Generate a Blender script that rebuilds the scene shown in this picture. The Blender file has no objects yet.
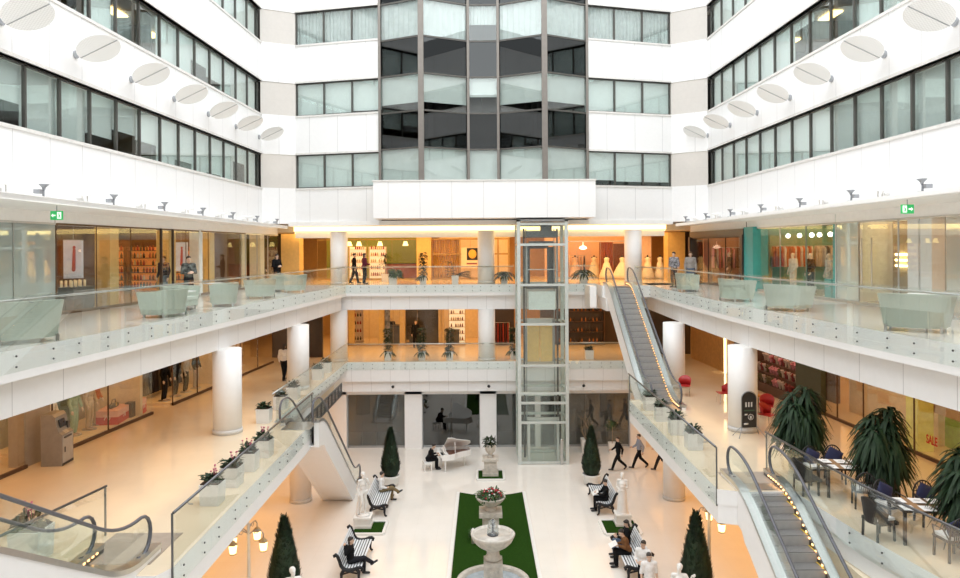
import bpy, bmesh, math, random
from mathutils import Vector, Matrix
PI = math.pi
sin, cos = math.sin, math.cos
rnd = random.Random(7)
SC = bpy.context.scene
COL = SC.collection
F = 708.0            # focal length in pixels of a 960 wide frame
H = 11.5             # camera height
L2, L3 = 5.12, 9.5   # floor levels
def hz(px): return 249 + 2.9*(480-px)/480
def G(px, py, z=0.0):
    d = (H-z)*F/(py-hz(px))
    return ((px-480)*d/F, d)
def XD(px, d): return (px-480)*d/F
# ------------------------------------------------------------------ materials
MATS = {}
def mat(name, c, rough=.5, metal=0.0, emit=0.0, spec=.5, var=.06, scale=6.0, bump=0.0, seams=None, alpha=None, trans=0.0):
    if name in MATS: return MATS[name]
    m = bpy.data.materials.new(name); m.use_nodes = True
    nt = m.node_tree; N = nt.nodes; L = nt.links
    b = N['Principled BSDF']
    b.inputs['Roughness'].default_value = rough
    b.inputs['Metallic'].default_value = metal
    b.inputs['Specular IOR Level'].default_value = spec
    if trans: b.inputs['Transmission Weight'].default_value = trans
    tc = N.new('ShaderNodeTexCoord')
    nz = N.new('ShaderNodeTexNoise'); nz.inputs['Scale'].default_value = scale; nz.inputs['Detail'].default_value = 3
    L.new(tc.outputs['Object'], nz.inputs['Vector'])
    rp = N.new('ShaderNodeValToRGB')
    rp.color_ramp.elements[0].position = .3; rp.color_ramp.elements[1].position = .7
    rp.color_ramp.elements[0].color = tuple(x*(1-var) for x in c)+(1,)
    rp.color_ramp.elements[1].color = tuple(min(1, x*(1+var)) for x in c)+(1,)
    L.new(nz.outputs['Fac'], rp.inputs['Fac'])
    out = rp.outputs['Color']
    if seams:   # (axis, period, width, phase, darkness) ...
        fac = None
        sp = N.new('ShaderNodeSeparateXYZ'); L.new(tc.outputs['Object'], sp.inputs[0])
        for (ax, per, wd, ph) in seams[0]:
            a = N.new('ShaderNodeMath'); a.operation = 'ADD'; a.inputs[1].default_value = 1000*per-ph
            L.new(sp.outputs[ax], a.inputs[0])
            mo = N.new('ShaderNodeMath'); mo.operation = 'MODULO'; mo.inputs[1].default_value = per; L.new(a.outputs[0], mo.inputs[0])
            lt = N.new('ShaderNodeMath'); lt.operation = 'LESS_THAN'; lt.inputs[1].default_value = wd; L.new(mo.outputs[0], lt.inputs[0])
            if fac is None: fac = lt.outputs[0]
            else:
                mx = N.new('ShaderNodeMath'); mx.operation = 'MAXIMUM'; L.new(fac, mx.inputs[0]); L.new(lt.outputs[0], mx.inputs[1]); fac = mx.outputs[0]
        mi = N.new('ShaderNodeMixRGB'); L.new(fac, mi.inputs[0]); L.new(out, mi.inputs[1]); mi.inputs[2].default_value = tuple(seams[1])+(1,)
        out = mi.outputs[0]
    L.new(out, b.inputs['Base Color'])
    if emit:
        L.new(out, b.inputs['Emission Color']); b.inputs['Emission Strength'].default_value = emit
    if bump:
        bp = N.new('ShaderNodeBump'); bp.inputs['Strength'].default_value = bump
        n2 = N.new('ShaderNodeTexNoise'); n2.inputs['Scale'].default_value = scale*8; L.new(tc.outputs['Object'], n2.inputs['Vector'])
        L.new(n2.outputs['Fac'], bp.inputs['Height']); L.new(bp.outputs[0], b.inputs['Normal'])
    MATS[name] = m
    return m
def glass(name, tint, refl=.08, rough=0.0, haze=0.0, hazecol=(.8,.88,.85), k=.30):
    """thin architectural pane: tinted see-through plus mirror, a share of milky white"""
    if name in MATS: return MATS[name]
    m = bpy.data.materials.new(name); m.use_nodes = True
    nt = m.node_tree; N = nt.nodes; L = nt.links
    N.remove(N['Principled BSDF']); out = N['Material Output']
    t = N.new('ShaderNodeBsdfTransparent'); t.inputs[0].default_value = tint+(1,)
    g = N.new('ShaderNodeBsdfGlossy'); g.inputs['Roughness'].default_value = rough; g.inputs[0].default_value = (.95,.98,.97,1)
    fr = N.new('ShaderNodeLayerWeight'); fr.inputs[0].default_value = .35
    ma = N.new('ShaderNodeMath'); ma.operation = 'MULTIPLY_ADD'; ma.inputs[1].default_value = k; ma.inputs[2].default_value = refl
    L.new(fr.outputs['Fresnel'], ma.inputs[0])
    mx = N.new('ShaderNodeMixShader'); L.new(ma.outputs[0], mx.inputs[0])
    src = t.outputs[0]
    if haze:
        df = N.new('ShaderNodeBsdfDiffuse'); df.inputs[0].default_value = hazecol+(1,)
        tl = N.new('ShaderNodeBsdfTranslucent'); tl.inputs[0].default_value = hazecol+(1,)
        ad = N.new('ShaderNodeMixShader'); ad.inputs[0].default_value = .4; L.new(df.outputs[0], ad.inputs[1]); L.new(tl.outputs[0], ad.inputs[2])
        m2 = N.new('ShaderNodeMixShader'); m2.inputs[0].default_value = haze
        L.new(t.outputs[0], m2.inputs[1]); L.new(ad.outputs[0], m2.inputs[2]); src = m2.outputs[0]
    L.new(src, mx.inputs[1]); L.new(g.outputs[0], mx.inputs[2]); L.new(mx.outputs[0], out.inputs[0])
    MATS[name] = m
    return m
# ------------------------------------------------------------------ mesh builder
class MB:
    def __init__(s): s.v = []; s.f = []; s.m = []; s.sm = []; s.mi = 0; s.smooth = False; s.M = None
    def add(s, vs, fs):
        o = len(s.v)
        if s.M is not None: vs = [tuple(s.M @ Vector(v)) for v in vs]
        s.v += vs
        for f in fs:
            s.f.append([i+o for i in f]); s.m.append(s.mi); s.sm.append(s.smooth)
        return s
    def box(s, x, y, z, sx, sy, sz, rz=0.0):
        """centre x, y; base z"""
        vs = []
        c, n = cos(rz), sin(rz)
        for k in (0, 1):
            for (a, b) in ((-1,-1),(1,-1),(1,1),(-1,1)):
                u, w = a*sx/2, b*sy/2
                vs.append((x+u*c-w*n, y+u*n+w*c, z+k*sz))
        return s.add(vs, [(3,2,1,0),(4,5,6,7),(0,1,5,4),(1,2,6,5),(2,3,7,6),(3,0,4,7)])
    def prism(s, poly, z0, z1, top=None):
        n = len(poly)
        A = sum(poly[i][0]*poly[(i+1)%n][1]-poly[(i+1)%n][0]*poly[i][1] for i in range(n))
        if A < 0: poly = poly[::-1]
        vs = [(p[0],p[1],z0) for p in poly]+[(p[0],p[1],z1) for p in poly]
        m0 = s.mi
        s.add(vs, [tuple(range(n-1,-1,-1))]+[(i,(i+1)%n,n+(i+1)%n,n+i) for i in range(n)])
        if top is not None: s.mi = top
        s.add([(p[0],p[1],z1) for p in poly], [tuple(range(n))]); s.mi = m0
        return s
    def rings(s, rs, close=True, caps=True):
        n = len(rs[0]); vs = [p for r in rs for p in r]; fs = []
        for i in range(len(rs)-1):
            for j in range(n if close else n-1):
                k = (j+1) % n
                fs.append((i*n+j, i*n+k, (i+1)*n+k, (i+1)*n+j))
        if caps:
            fs.append(tuple(range(n-1,-1,-1))); fs.append(tuple(range((len(rs)-1)*n, len(rs)*n)))
        return s.add(vs, fs)
    def tube(s, pts, r, n=8, sy=1.0, closed=False):
        """round bar along a path; r a number or a list"""
        P = [Vector(p) for p in pts]; rs = []
        R = r if isinstance(r, (list, tuple)) else [r]*len(P)
        up = None
        for i, p in enumerate(P):
            t = (P[min(i+1,len(P)-1)]-P[max(i-1,0)]).normalized()
            if up is None:
                up = Vector((0,0,1)) if abs(t.z) < .9 else Vector((1,0,0))
            a = t.cross(up)
            if a.length < 1e-4: a = t.cross(Vector((0,1,0)))
            a.normalize(); b = a.cross(t).normalized(); up = b
            rs.append([tuple(p+a*(R[i]*cos(2*PI*k/n))+b*(R[i]*sy*sin(2*PI*k/n))) for k in range(n)])
        return s.rings(rs)
    def bar(s, a, b, w, h=None):
        """square bar between two points"""
        h = w if h is None else h
        a = Vector(a); b = Vector(b); t = (b-a).normalized()
        up = Vector((0,0,1)) if abs(t.z) < .95 else Vector((0,1,0))
        x = t.cross(up).normalized()*(w/2); y = x.cross(t).normalized()*(h/2)
        return s.rings([[tuple(p+q) for q in (-x-y, x-y, x+y, -x+y)] for p in (a, b)])
    def lathe(s, prof, x=0, y=0, z=0, n=20, a0=0.0):
        rs = [[(x+r*cos(a0+2*PI*k/n), y+r*sin(a0+2*PI*k/n), z+h) for k in range(n)] for r, h in prof]
        return s.rings(rs)
    def ell(s, c, r, n=10, m=7, M=None):
        vs = []; rs = []
        for i in range(m+1):
            t = -PI/2+PI*i/m; q = max(cos(t), .02)
            ring = []
            for k in range(n):
                v = Vector((r[0]*q*cos(2*PI*k/n), r[1]*q*sin(2*PI*k/n), r[2]*sin(t)))
                if M is not None: v = M @ v
                ring.append((c[0]+v.x, c[1]+v.y, c[2]+v.z))
            rs.append(ring)
        return s.rings(rs)
    def cap(s, a, b, ra, rb, n=10):
        """capsule with taper"""
        a = Vector(a); b = Vector(b); t = b-a
        if t.length < 1e-5: return s.ell(a, (ra,ra,ra))
        t.normalize()
        P = []; R = []
        for k in range(4):
            q = PI/2*(k/3.0); P.append(a-t*ra*cos(q)); R.append(max(ra*sin(q), ra*.05))
        for k in range(4):
            q = PI/2*(k/3.0); P.append(b+t*rb*sin(q)); R.append(max(rb*cos(q), rb*.05))
        return s.tube(P, R, n)
    def quadstrip(s, A, B):
        n = len(A)
        return s.add(list(A)+list(B), [(i, i+1, n+i+1, n+i) for i in range(n-1)])
    def slabx(s, top, bot, x0, x1):
        """solid between two curves given as (y,z) lists, thick in x"""
        rs = []
        for (a, b) in zip(top, bot):
            rs.append([(x0,a[0],a[1]),(x1,a[0],a[1]),(x1,b[0],b[1]),(x0,b[0],b[1])])
        return s.rings(rs)
    def mesh(s, name, mats):
        me = bpy.data.meshes.new(name)
        me.from_pydata(s.v, [], s.f)
        if not isinstance(mats, (list, tuple)): mats = [mats]
        for m in mats: me.materials.append(m)
        me.polygons.foreach_set('material_index', s.m)
        me.polygons.foreach_set('use_smooth', s.sm)
        me.update()
        return me
    def fix(s, me):
        bm = bmesh.new(); bm.from_mesh(me); bmesh.ops.recalc_face_normals(bm, faces=bm.faces); bm.to_mesh(me); bm.free()
def obj(name, mb, mats, parent=None, loc=(0,0,0), rz=0.0, fix=True):
    if isinstance(mb, MB):
        me = mb.mesh(name, mats)
        if fix: mb.fix(me)
    else: me = mb
    o = bpy.data.objects.new(name, me); COL.objects.link(o)
    o.location = loc; o.rotation_euler = (0,0,rz)
    if parent: o.parent = parent
    return o
def struct(name, mb, mats, parent=None, loc=(0,0,0), rz=0.0):
    o = obj(name, mb, mats, parent, loc, rz)
    if not parent: o['kind'] = 'structure'
    return o
def tag(o, label, cat, group=None):
    o['label'] = label; o['category'] = cat
    if group: o['group'] = group
    return o
def thing(name, label, cat, loc=(0,0,0), rz=0.0, group=None):
    o = bpy.data.objects.new(name, None); COL.objects.link(o)
    o.empty_display_size = .2
    o.location = loc; o.rotation_euler = (0,0,rz)
    return tag(o, label, cat, group)
def dup(root, loc, rz=None, label=None, group=None, scale=None):
    r = root.copy(); COL.objects.link(r); r.location = loc
    if rz is not None: r.rotation_euler = (0,0,rz)
    if label: r['label'] = label
    if group: r['group'] = group
    if scale: r.scale = (scale,)*3
    for ch in list(root.children):
        c = ch.copy(); COL.objects.link(c); c.parent = r
        for g in list(ch.children):
            d = g.copy(); COL.objects.link(d); d.parent = c
    return r
def bake(mb, mats, voxel=None, name='body', smooth=2):
    """melt overlapping volumes of a builder into one continuous skin"""
    me = mb.mesh(name, mats); mb.fix(me)
    if not voxel: return me
    o = bpy.data.objects.new('tmp', me); COL.objects.link(o)
    r = o.modifiers.new('r', 'REMESH'); r.mode = 'VOXEL'; r.voxel_size = voxel; r.use_smooth_shade = True
    if smooth:
        q = o.modifiers.new('s', 'SMOOTH'); q.iterations = smooth; q.factor = .5
    dg = bpy.context.evaluated_depsgraph_get()
    m2 = bpy.data.meshes.new_from_object(o.evaluated_get(dg), depsgraph=dg)
    bpy.data.objects.remove(o); bpy.data.meshes.remove(me)
    m2.name = name
    if not m2.materials:
        for m in (mats if isinstance(mats,(list,tuple)) else [mats]): m2.materials.append(m)
    return m2
def text_mesh(txt, size, m, depth=.004, bold=False):
    c = bpy.data.curves.new('t', 'FONT'); c.body = txt; c.size = size; c.extrude = depth; c.align_x = 'CENTER'; c.align_y = 'CENTER'
    if bold: c.offset = size*.02
    o = bpy.data.objects.new('t', c); COL.objects.link(o)
    dg = bpy.context.evaluated_depsgraph_get()
    me = bpy.data.meshes.new_from_object(o.evaluated_get(dg), depsgraph=dg)
    bpy.data.objects.remove(o)
    me.transform(Matrix.Rotation(PI/2, 4, 'X'))     # stands upright, read from -y
    me.materials.clear(); me.materials.append(m)
    return me
def lerp(a, b, t): return a+(b-a)*t
def curve_at(pts, x):
    for (a, b) in zip(pts, pts[1:]):
        if a[0] <= x <= b[0]: return lerp(a[1], b[1], (x-a[0])/(b[0]-a[0]))
    return pts[0][1] if x < pts[0][0] else pts[-1][1]
# ================================================================== palette
WHITE = mat('white paint', (.86,.855,.85), .45, var=.012)
PANY = mat('white panels seamed along y', (.86,.855,.85), .35, var=.012, seams=([(1,1.62,.014,.2)], (.42,.41,.41)))
PANX = mat('white panels seamed along x', (.86,.855,.85), .35, var=.012, seams=([(0,1.1,.014,.35)], (.55,.54,.53)))
PANX2 = mat('white panels wide seams', (.87,.865,.86), .35, var=.012, seams=([(0,1.68,.014,.42)], (.42,.41,.41)))
BEIGE = mat('beige stone panels', (.66,.62,.575), .5, var=.02, seams=([(2,2.0,.01,.0)], (.6,.57,.53)))
CREAM = mat('cream polished floor', (.82,.78,.72), .10, spec=.6, var=.02, scale=1.2, seams=([(0,.9,.006,0),(1,.9,.006,.0)], (.74,.69,.62)))
LITCREAM = mat('lamp-tinted cream floor', (.76,.63,.46), .10, spec=.6, var=.03, scale=1.0, seams=([(0,.9,.006,0),(1,.9,.006,.0)], (.70,.58,.44)))  # copy of the cream floor with the lamps' orange light in its colour
CEILM = mat('ceiling plaster', (.93,.92,.90), .6, var=.02)
WARMC = mat('warm ceiling plaster', (.85,.74,.56), .5, var=.03)
COLM = mat('column plaster', (.88,.865,.85), .4, var=.012)
DARKF = mat('dark window frame', (.10,.095,.085), .4, metal=.3)
BLACK = mat('black', (.015,.015,.017), .45)
STEEL = mat('brushed steel', (.55,.55,.54), .28, metal=1.0, var=.05, scale=30)
CHROME = mat('polished chrome', (.75,.75,.75), .12, metal=1.0)
GREYM = mat('grey metal', (.38,.39,.40), .4, metal=.6)
LIFTM = mat('pale green grey steel', (.60,.64,.61), .35, metal=.35)
HANDR = mat('black rubber handrail', (.10,.10,.115), .30)
RAILG = glass('rail glass', (.955,.985,.976), .02, haze=.006, k=.15)
RAILG2 = glass('clamped rail glass', (.972,.990,.984), .025, haze=.010, k=.15)
OFFG = glass('office glass', (.945,.972,.965), .06)
BAYG = glass('dark bay glass', (.10,.14,.17), .05, k=.22)
HAZEG = glass('hazed reflection glass', (.92,.96,.94), .20, haze=.42, hazecol=(.93,.98,.95))  # milky haze painted in for the reflection of the white atrium
SHOPG = glass('shop glass', (.975,.985,.98), .015, k=.12)
SMOKE = glass('smoked glass', (.20,.20,.21), .10)
GREYG = glass('grey screen glass', (.55,.58,.57), .06, haze=.18, hazecol=(.45,.46,.44))
LIFTG = glass('lift glass', (.945,.975,.962), .03, haze=.004, k=.14)
BLIND = mat('pale blind', (.82,.87,.85), .8, var=.03)
CURT = mat('grey curtain', (.58,.61,.60), .8, var=.10, scale=3)
OFFD = mat('dark office', (.10,.09,.08), .8)
WARML = mat('warm lamp', (1,.72,.36), emit=6)
WHITEL = mat('white lamp', (1,.9,.75), emit=5)
COVE = mat('cove lamp', (1,.74,.34), emit=2.6)
# ================================================================== camera
cam = bpy.data.cameras.new('camera'); co = bpy.data.objects.new('camera', cam); COL.objects.link(co)
cam.sensor_width = 36; cam.lens = 36*F/960; cam.shift_y = (249-289)/960
cam.clip_end = 300
co.matrix_world = Matrix.Translation((0,0,H)) @ Matrix.Rotation(.0061, 4, 'Y') @ Matrix.Rotation(PI/2, 4, 'X')
SC.camera = co
# ================================================================== plan curves
def eL3L(y): return -9.55+.0745*(y-14)
R3 = [(4,10.45),(8,10.15),(11,9.93),(14.3,9.7),(17.5,9.38),(20,9.2),(22.2,9.08),(24.5,8.98),(27,8.93),(30,8.93),(34,8.98),(38,9.1),(40.2,9.15)]
def eL3R(y): return curve_at(R3, y)
def shopL(y): return -13.5+.085*(y-20)
def shopR(y): return 13.45-.06*(y-20)
def upL(y): return -13.7+.038*y
def upR(y): return 13.9-.028*y
YB = 40.2           # edge of the back galleries
YS = 47.0           # shop fronts behind them
def off(pts, dx): return [(x+dx, y) for x, y in pts]
# ------------------------------------------------------------------ ground floor
m = MB(); m.box(0, 24.5, -.3, 44, 62, .3); struct('floor', m, CREAM)
# back wall of the ground floor: white piers and glass bays
YG = 40.8
m = MB()
xs_p = [(-9.4,-7.6),(-4.39,-3.42),(-.06,.88),(4.9,5.0)]
m.box(-8.6, YG+.3, 0, 1.7, .6, 3.6); m.box(-3.9, YG+.3, 0, 1.0, .6, 3.6); m.box(.41, YG+.3, 0, .94, .6, 3.6); m.box(3.3, YG+.5, 0, .3, .4, 3.6); m.box(9.05, YG+.3, 0, .9, .6, 3.6)
m.box(0, YG+.3, 3.15, 20, .6, .45)
struct('wall_back', m, WHITE)
m = MB(); m.box(-14, YG+.3, 0, 9.3, .3, 3.6); struct('wall_back_left', m, mat('warm cream wall', (.82,.72,.58), .6))
m = MB(); m.box(14.5, YG+.3, 0, 10.2, .3, 3.6); struct('wall_back_right', m, mat('warm cream wall', (.82,.72,.58), .6))
wn = [0]
def win_obj(mb, mt, kids=(), loc=(0,0,0), rz=0.0):
    wn[0] += 1
    o = struct('window_%d' % wn[0], mb, mt, None, loc, rz)
    for nm, me, mm in kids: obj(nm, me, mm, o)
    return o
def bay(x0, x1, z1, gm, nsp, y=YG+.35):
    f = MB(); w = x1-x0
    f.box(0,0,0,w,.08,.12); f.box(0,0,z1-.06,w,.08,.06); f.box(-w/2+.02,0,0,.04,.08,z1); f.box(w/2-.02,0,0,.04,.08,z1)
    g = MB()
    for k in range(nsp):
        g.box(-w/2+w*(k+.5)/nsp, 0, .12, w/nsp-.012, .02, z1-.18)
    win_obj(f, GREYM, [('pane', g, gm)], ((x0+x1)/2, y, 0))
bay(-7.74,-4.4,3.15,GREYG,4); bay(-3.4,-.06,3.15,SMOKE,2); bay(.88,3.15,3.15,GREYG,2); bay(3.45,8.6,3.15,GREYG,4)
m = MB(); m.box(0, YG+4, 0, 20, .3, 3.6); struct('wall_behind_screens', m, mat('dim brown wall', (.16,.13,.11), .7))
# ------------------------------------------------------------------ slabs
def edge_slab(nm, poly_top, poly_low, zt, zb, zm, zl, fm, pm):
    """poly_top the slab edge, poly_low the set back fascia; zt floor, zb bottom of the nosing, zl soffit"""
    m = MB(); m.prism(poly_top, zb, zt, top=1)
    struct('floor_'+nm, m, [WHITE, fm])
    m = MB(); m.prism(poly_low, zl, zb, top=0); struct('trim_'+nm+'_fascia', m, pm)
yl = [6+i*(YB-6)/12 for i in range(13)]
XO = 21.0; YO = 53.0
top = [(-XO,2)]+[(eL3L(2),2)]+[(eL3L(y), y) for y in yl]+[(-XO,YB)]
low = [(-XO,2)]+[(eL3L(2)-.3,2)]+[(eL3L(y)-.3, y) for y in yl]+[(-XO,YB)]
edge_slab('upper_left', top, low, L3, 8.86, 8.86, 8.06, CREAM, PANY)
ys = [4+i*.9 for i in range(40)]+[YB]
top = [(XO,2),(eL3R(4)+.2,2)]+[(eL3R(y), y) for y in ys]+[(XO,YB)]
low = [(XO,2),(eL3R(4)+.5,2)]+[(eL3R(y)+.3, y) for y in ys]+[(XO,YB)]
edge_slab('upper_right', top, low, L3, 8.86, 8.86, 8.06, CREAM, PANY)
edge_slab('upper_back', [(-XO,YB),(6.55,YB),(6.55,38.0),(8.15,38.0),(9.12,38.0),(XO,YB),(XO,YO),(-XO,YO)],
          [(-XO,YB+.3),(XO,YB+.3),(XO,YO),(-XO,YO)], L3, 8.86, 8.86, 8.06, LITCREAM, PANX)
# middle level
EL = -6.23; ER = 6.23
e2 = [(-XO,2),(-9.5,2),(-9.3,8),(-8.95,13.2),(-8.5,13.9),(EL,13.9),(EL,24.85),(-5.85,24.85),(-7.35,24.86),(-7.7,24.9),(-7.66,30),(-7.58,YB),(-XO,YB)]
e2 = [(-XO,2),(-9.5,2),(-9.3,8),(-8.95,13.2),(-8.5,13.9),(-6.4,13.9),(EL,14.3),(EL,26.2),(-7.7,26.21),(-7.66,30),(-7.58,YB),(-XO,YB)]
edge_slab('middle_left', e2, [(-XO,2),(-9.6,2),(-9.4,8),(-9.05,13.2),(-8.6,14.0),(-6.4,14.0),(EL-.02,14.3),(EL-.02,26.18),(-7.95,26.21),(-7.95,YB),(-XO,YB)], L2, 4.72, 4.72, 4.22, LITCREAM, WHITE)
e2 = [(XO,2),(9.9,2),(9.4,8),(8.9,13.1),(8.45,15.6),(8.2,19.2),(7.98,18.55),(6.8,18.55),(ER,18.7),(ER,29.4),(6.6,29.4),(6.65,29.0),(8.05,29.0),(8.2,30),(8.3,YB),(XO,YB)]
e2 = [(XO,2),(9.9,2),(9.4,8),(8.9,13.1),(8.45,15.6),(8.15,18.5),(6.75,18.5),(ER,18.7),(ER,29.8),(8.2,29.85),(8.3,YB),(XO,YB)]
edge_slab('middle_right', e2, [(XO,2),(10.0,2),(9.5,8),(9.0,13.1),(8.55,15.6),(8.2,18.52),(6.8,18.52),(ER+.02,18.72),(ER+.02,29.75),(8.2,29.75),(8.5,YB),(XO,YB)], L2, 4.72, 4.72, 4.22, LITCREAM, WHITE)
edge_slab('middle_back', [(-XO,YB),(XO,YB),(XO,YO),(-XO,YO)], [(-XO,YB+.02),(XO,YB+.02),(XO,YO),(-XO,YO)], L2, 4.72, 4.72, 4.0, LITCREAM, PANX)
m = MB(); m.box(0, 46.8, 3.38, 2*XO, 12.7, .62); struct('trim_middle_back_soffit', m, PANX)
m = MB(); m.box(-14.6,21.5,3.5,12.4,38.5,.7); struct('ceiling_ground_left', m, WARMC)
m = MB(); m.box(14.6,21.5,3.5,12.4,38.5,.7); struct('ceiling_ground_right', m, WARMC)
# dark louvre band on the far left middle fascia
m = MB()
m.box(-7.66, 33.5, 4.12, .04, 11, .06); m.box(-7.66, 33.5, 3.48, .04, 11, .06)
for k in range(14): m.box(-7.66, 28.2+k*.82, 3.5, .06, .1, .62)
for k in range(5): m.box(-7.68, 33.5, 3.54+k*.12, .03, 11, .07)
struct('trim_louvre', m, mat('dark louvre', (.13,.135,.14), .4, metal=.5))
# ------------------------------------------------------------------ upper ceiling and light ledge
m = MB()
m.prism([(-10.85,3),(-10.95,40.3),(-XO,40.3),(-XO,3)], 12.75, 12.86); struct('ceiling_upper_left', m, CEILM)
m = MB(); m.prism([(10.95,3),(11.15,40.3),(XO,40.3),(XO,3)], 12.75, 12.86); struct('ceiling_upper_right', m, CEILM)
m = MB(); m.box(0,47.6,12.55,2*XO,11.2,.45); struct('ceiling_upper_back', m, WARMC)
m = MB(); m.box(0, 41.6, 12.2, 21.5, .7, .36); struct('trim_back_beam', m, CEILM)
m = MB(); m.box(0, 41.15, 12.58, 21.6, .12, .30); o = obj('cove_light', m, COVE); tag(o, 'long warm glowing cove light under the white fascia above the back gallery', 'light')
m = MB(); m.box(0, -4.2, 0, 42, .4, 29); struct('wall_front', m, WHITE)
# dropped beam above the shop glass
for nm, fn, s in (('left', shopL, -1), ('right', shopR, 1)):
    m = MB(); m.prism([(fn(4),4),(fn(41),41),(fn(41)+s*.4,41),(fn(4)+s*.4,4)], 12.35, 12.8); struct('trim_'+nm+'_beam', m, CEILM)
# outer shell
for s, nm in ((-1,'left'),(1,'right')):
    m = MB(); m.box(s*(XO+.15), 27.5, 0, .3, 53, 13); struct('wall_'+nm, m, mat('brown shop wall', (.34,.22,.12), .7))
m = MB(); m.box(0, YO+.15, 3.4, 2*XO+.6, .3, 9.8); struct('wall_rear', m, mat('amber shop wall', (.55,.38,.18), .7))
# ------------------------------------------------------------------ columns
cp = MB(); cp.smooth = True
cp.lathe([(.50,0),(.50,1)], n=28)
def column(x, y, z0, z1, sq=False, r=.49):
    m = MB(); m.smooth = True; m.lathe([(r,0),(r,z1-z0)], n=30)
    for i, f in enumerate(m.f):
        if len(f) > 4: m.sm[i] = False
    struct('column', m, COLM, None, (x,y,z0))
    m = MB(); m.smooth = True; m.lathe([(r+.02,0),(r+.02,.16)], n=30); struct('column_base', m, STEEL if False else mat('grey base', (.62,.60,.57), .35), None, (x,y,z0))
for x, y in ((-8.9,24.85),(-8.4,32.6),(-8.12,40.6),(.35,40.75),(8.82,40.7),(8.9,32.6),(9.15,24.75)):
    column(x, y, L2, 8.06)
for x, y in ((-8.12,40.8),(.35,40.9),(8.82,40.8)):
    column(x, y, L3, 12.56)
for x, y in ((-8.3,32.5),(8.84,32.5)):
    column(x, y, 0, 4.22)
# ------------------------------------------------------------------ upper facade
rowz = [(15.02,16.92),(19.15,21.0),(23.2,25.05)]
spz = [(13.0,15.02),(16.92,19.15),(21.0,23.2),(25.05,28)]
for nm, fn, s in (('left', upL, -1), ('right', upR, 1)):
    for i, (a, b) in enumerate(spz):
        m = MB(); m.prism([(fn(4),4),(fn(39.9),39.9),(fn(39.9)+s*.45,39.9),(fn(4)+s*.45,4)], a, b)
        struct('wall_%s_upper_%d' % (nm, i), m, PANY)
    m = MB()
    for (a, b) in spz[1:]:
        m.prism([(fn(4)-s*.05,4),(fn(39.7)-s*.05,39.7),(fn(39.7)+s*.3,39.7),(fn(4)+s*.3,4)], a-.0, a+.10)
    for (a, b) in spz[:3]:
        m.prism([(fn(4)-s*.05,4),(fn(39.7)-s*.05,39.7),(fn(39.7)+s*.3,39.7),(fn(4)+s*.3,4)], b-.10, b)
    struct('trim_%s_sills' % nm, m, mat('pale sill', (.74,.72,.69), .4))
# shallow V of the back facade
FB = {'L':[(-12.25,39.6),(-10.5,40.45),(-5.5,39.2)], 'R':[(6.0,39.35),(11.05,40.75),(12.8,39.6)]}
for nm, pts in FB.items():
    for i, (a, b) in enumerate(spz):
        p = pts+[(q[0], q[1]+.45) for q in pts[::-1]]
        m = MB(); m.prism(p, a, b); struct('wall_back_upper_%s_%d' % ('left' if nm=='L' else 'right', i), m, PANX2)
    pr = pts[:2] if nm == 'L' else pts[1:]
    m = MB()
    for (a, b) in rowz: m.prism([(q[0], q[1]+.06) for q in pr]+[(q[0], q[1]+.5) for q in pr[::-1]], a, b)
    struct('wall_corner_%s' % ('left' if nm=='L' else 'right'), m, BEIGE)
    p2 = pts[1:] if nm == 'L' else pts[:2]
    m = MB()
    for (a, b) in rowz:
        for z0, z1 in ((a-.1,a),(b,b+.1)):
            m.prism([(q[0], q[1]-.06) for q in p2]+[(q[0], q[1]+.3) for q in p2[::-1]], z0, z1)
    struct('trim_back_sills_%s' % ('left' if nm=='L' else 'right'), m, mat('pale sill', (.74,.72,.69), .4))
# one office window: frame, pane, blind with its own drop
WFM = {}
def wframe(w, h, t=.042):
    m = MB()
    m.box(0,0,0,w,.10,t*1.3); m.box(0,0,h-t*1.3,w,.10,t*1.3); m.box(-w/2+t/2,0,0,t,.10,h); m.box(w/2-t/2,0,0,t,.10,h)
    return m
def blind_mesh(w, h, drop, folds=False):
    m = MB(); d = h*drop
    if folds:
        n = 24; fr = []; bk = []
        for k in range(n+1):
            x = -w/2+w*k/n; y = .03*sin(k*2.1)
            fr.append([(x,.16+y,h-d),(x,.16+y,h),(x,.19+y,h),(x,.19+y,h-d)])
        m.rings(fr)
    else: m.box(0,.16,h-d,w*.99,.012,d); m.box(0,.16,h-d-.02,w*.99,.03,.03)
    return m
PW = 1.6
frames = [wframe(PW, b-a).mesh('window_frame', DARKF) for a, b in rowz]
def pane_mesh(w, h):
    m = MB(); m.box(0,0,.04,w-.06,.012,h-.08); return m.mesh('pane', OFFG)
panes = [pane_mesh(PW, b-a) for a, b in rowz]
BL = {}
def blind_of(i, w, drop, folds):
    k = (i, round(w,2), drop, folds)
    if k not in BL: BL[k] = blind_mesh(w, rowz[i][1]-rowz[i][0], drop, folds).mesh('blind', CURT if folds else BLIND)
    return BL[k]
r2 = random.Random(3)
def window(i, x, y, rz, drop, folds=False, w=PW, fm=None, pm=None):
    wn[0] += 1
    o = bpy.data.objects.new('window_%d' % wn[0], fm or frames[i]); COL.objects.link(o); o['kind'] = 'structure'
    o.location = (x, y, rowz[i][0]); o.rotation_euler = (0,0,rz)
    c = bpy.data.objects.new('pane', pm or panes[i]); COL.objects.link(c); c.parent = o
    if drop:
        c = bpy.data.objects.new('blind', blind_of(i, w, drop, folds)); COL.objects.link(c); c.parent = o
dropsL = {0:[1,.42,1,.9,1,.8,1,.62,.55,.75,1,1,.6,.95,1,1,1,1], 1:[1,.95,.85,.7,.5,1,1,0,0,.9,.25,.3,.9,.9,1,1], 2:[1,1,1,.9,1,1,1,1]}
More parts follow.
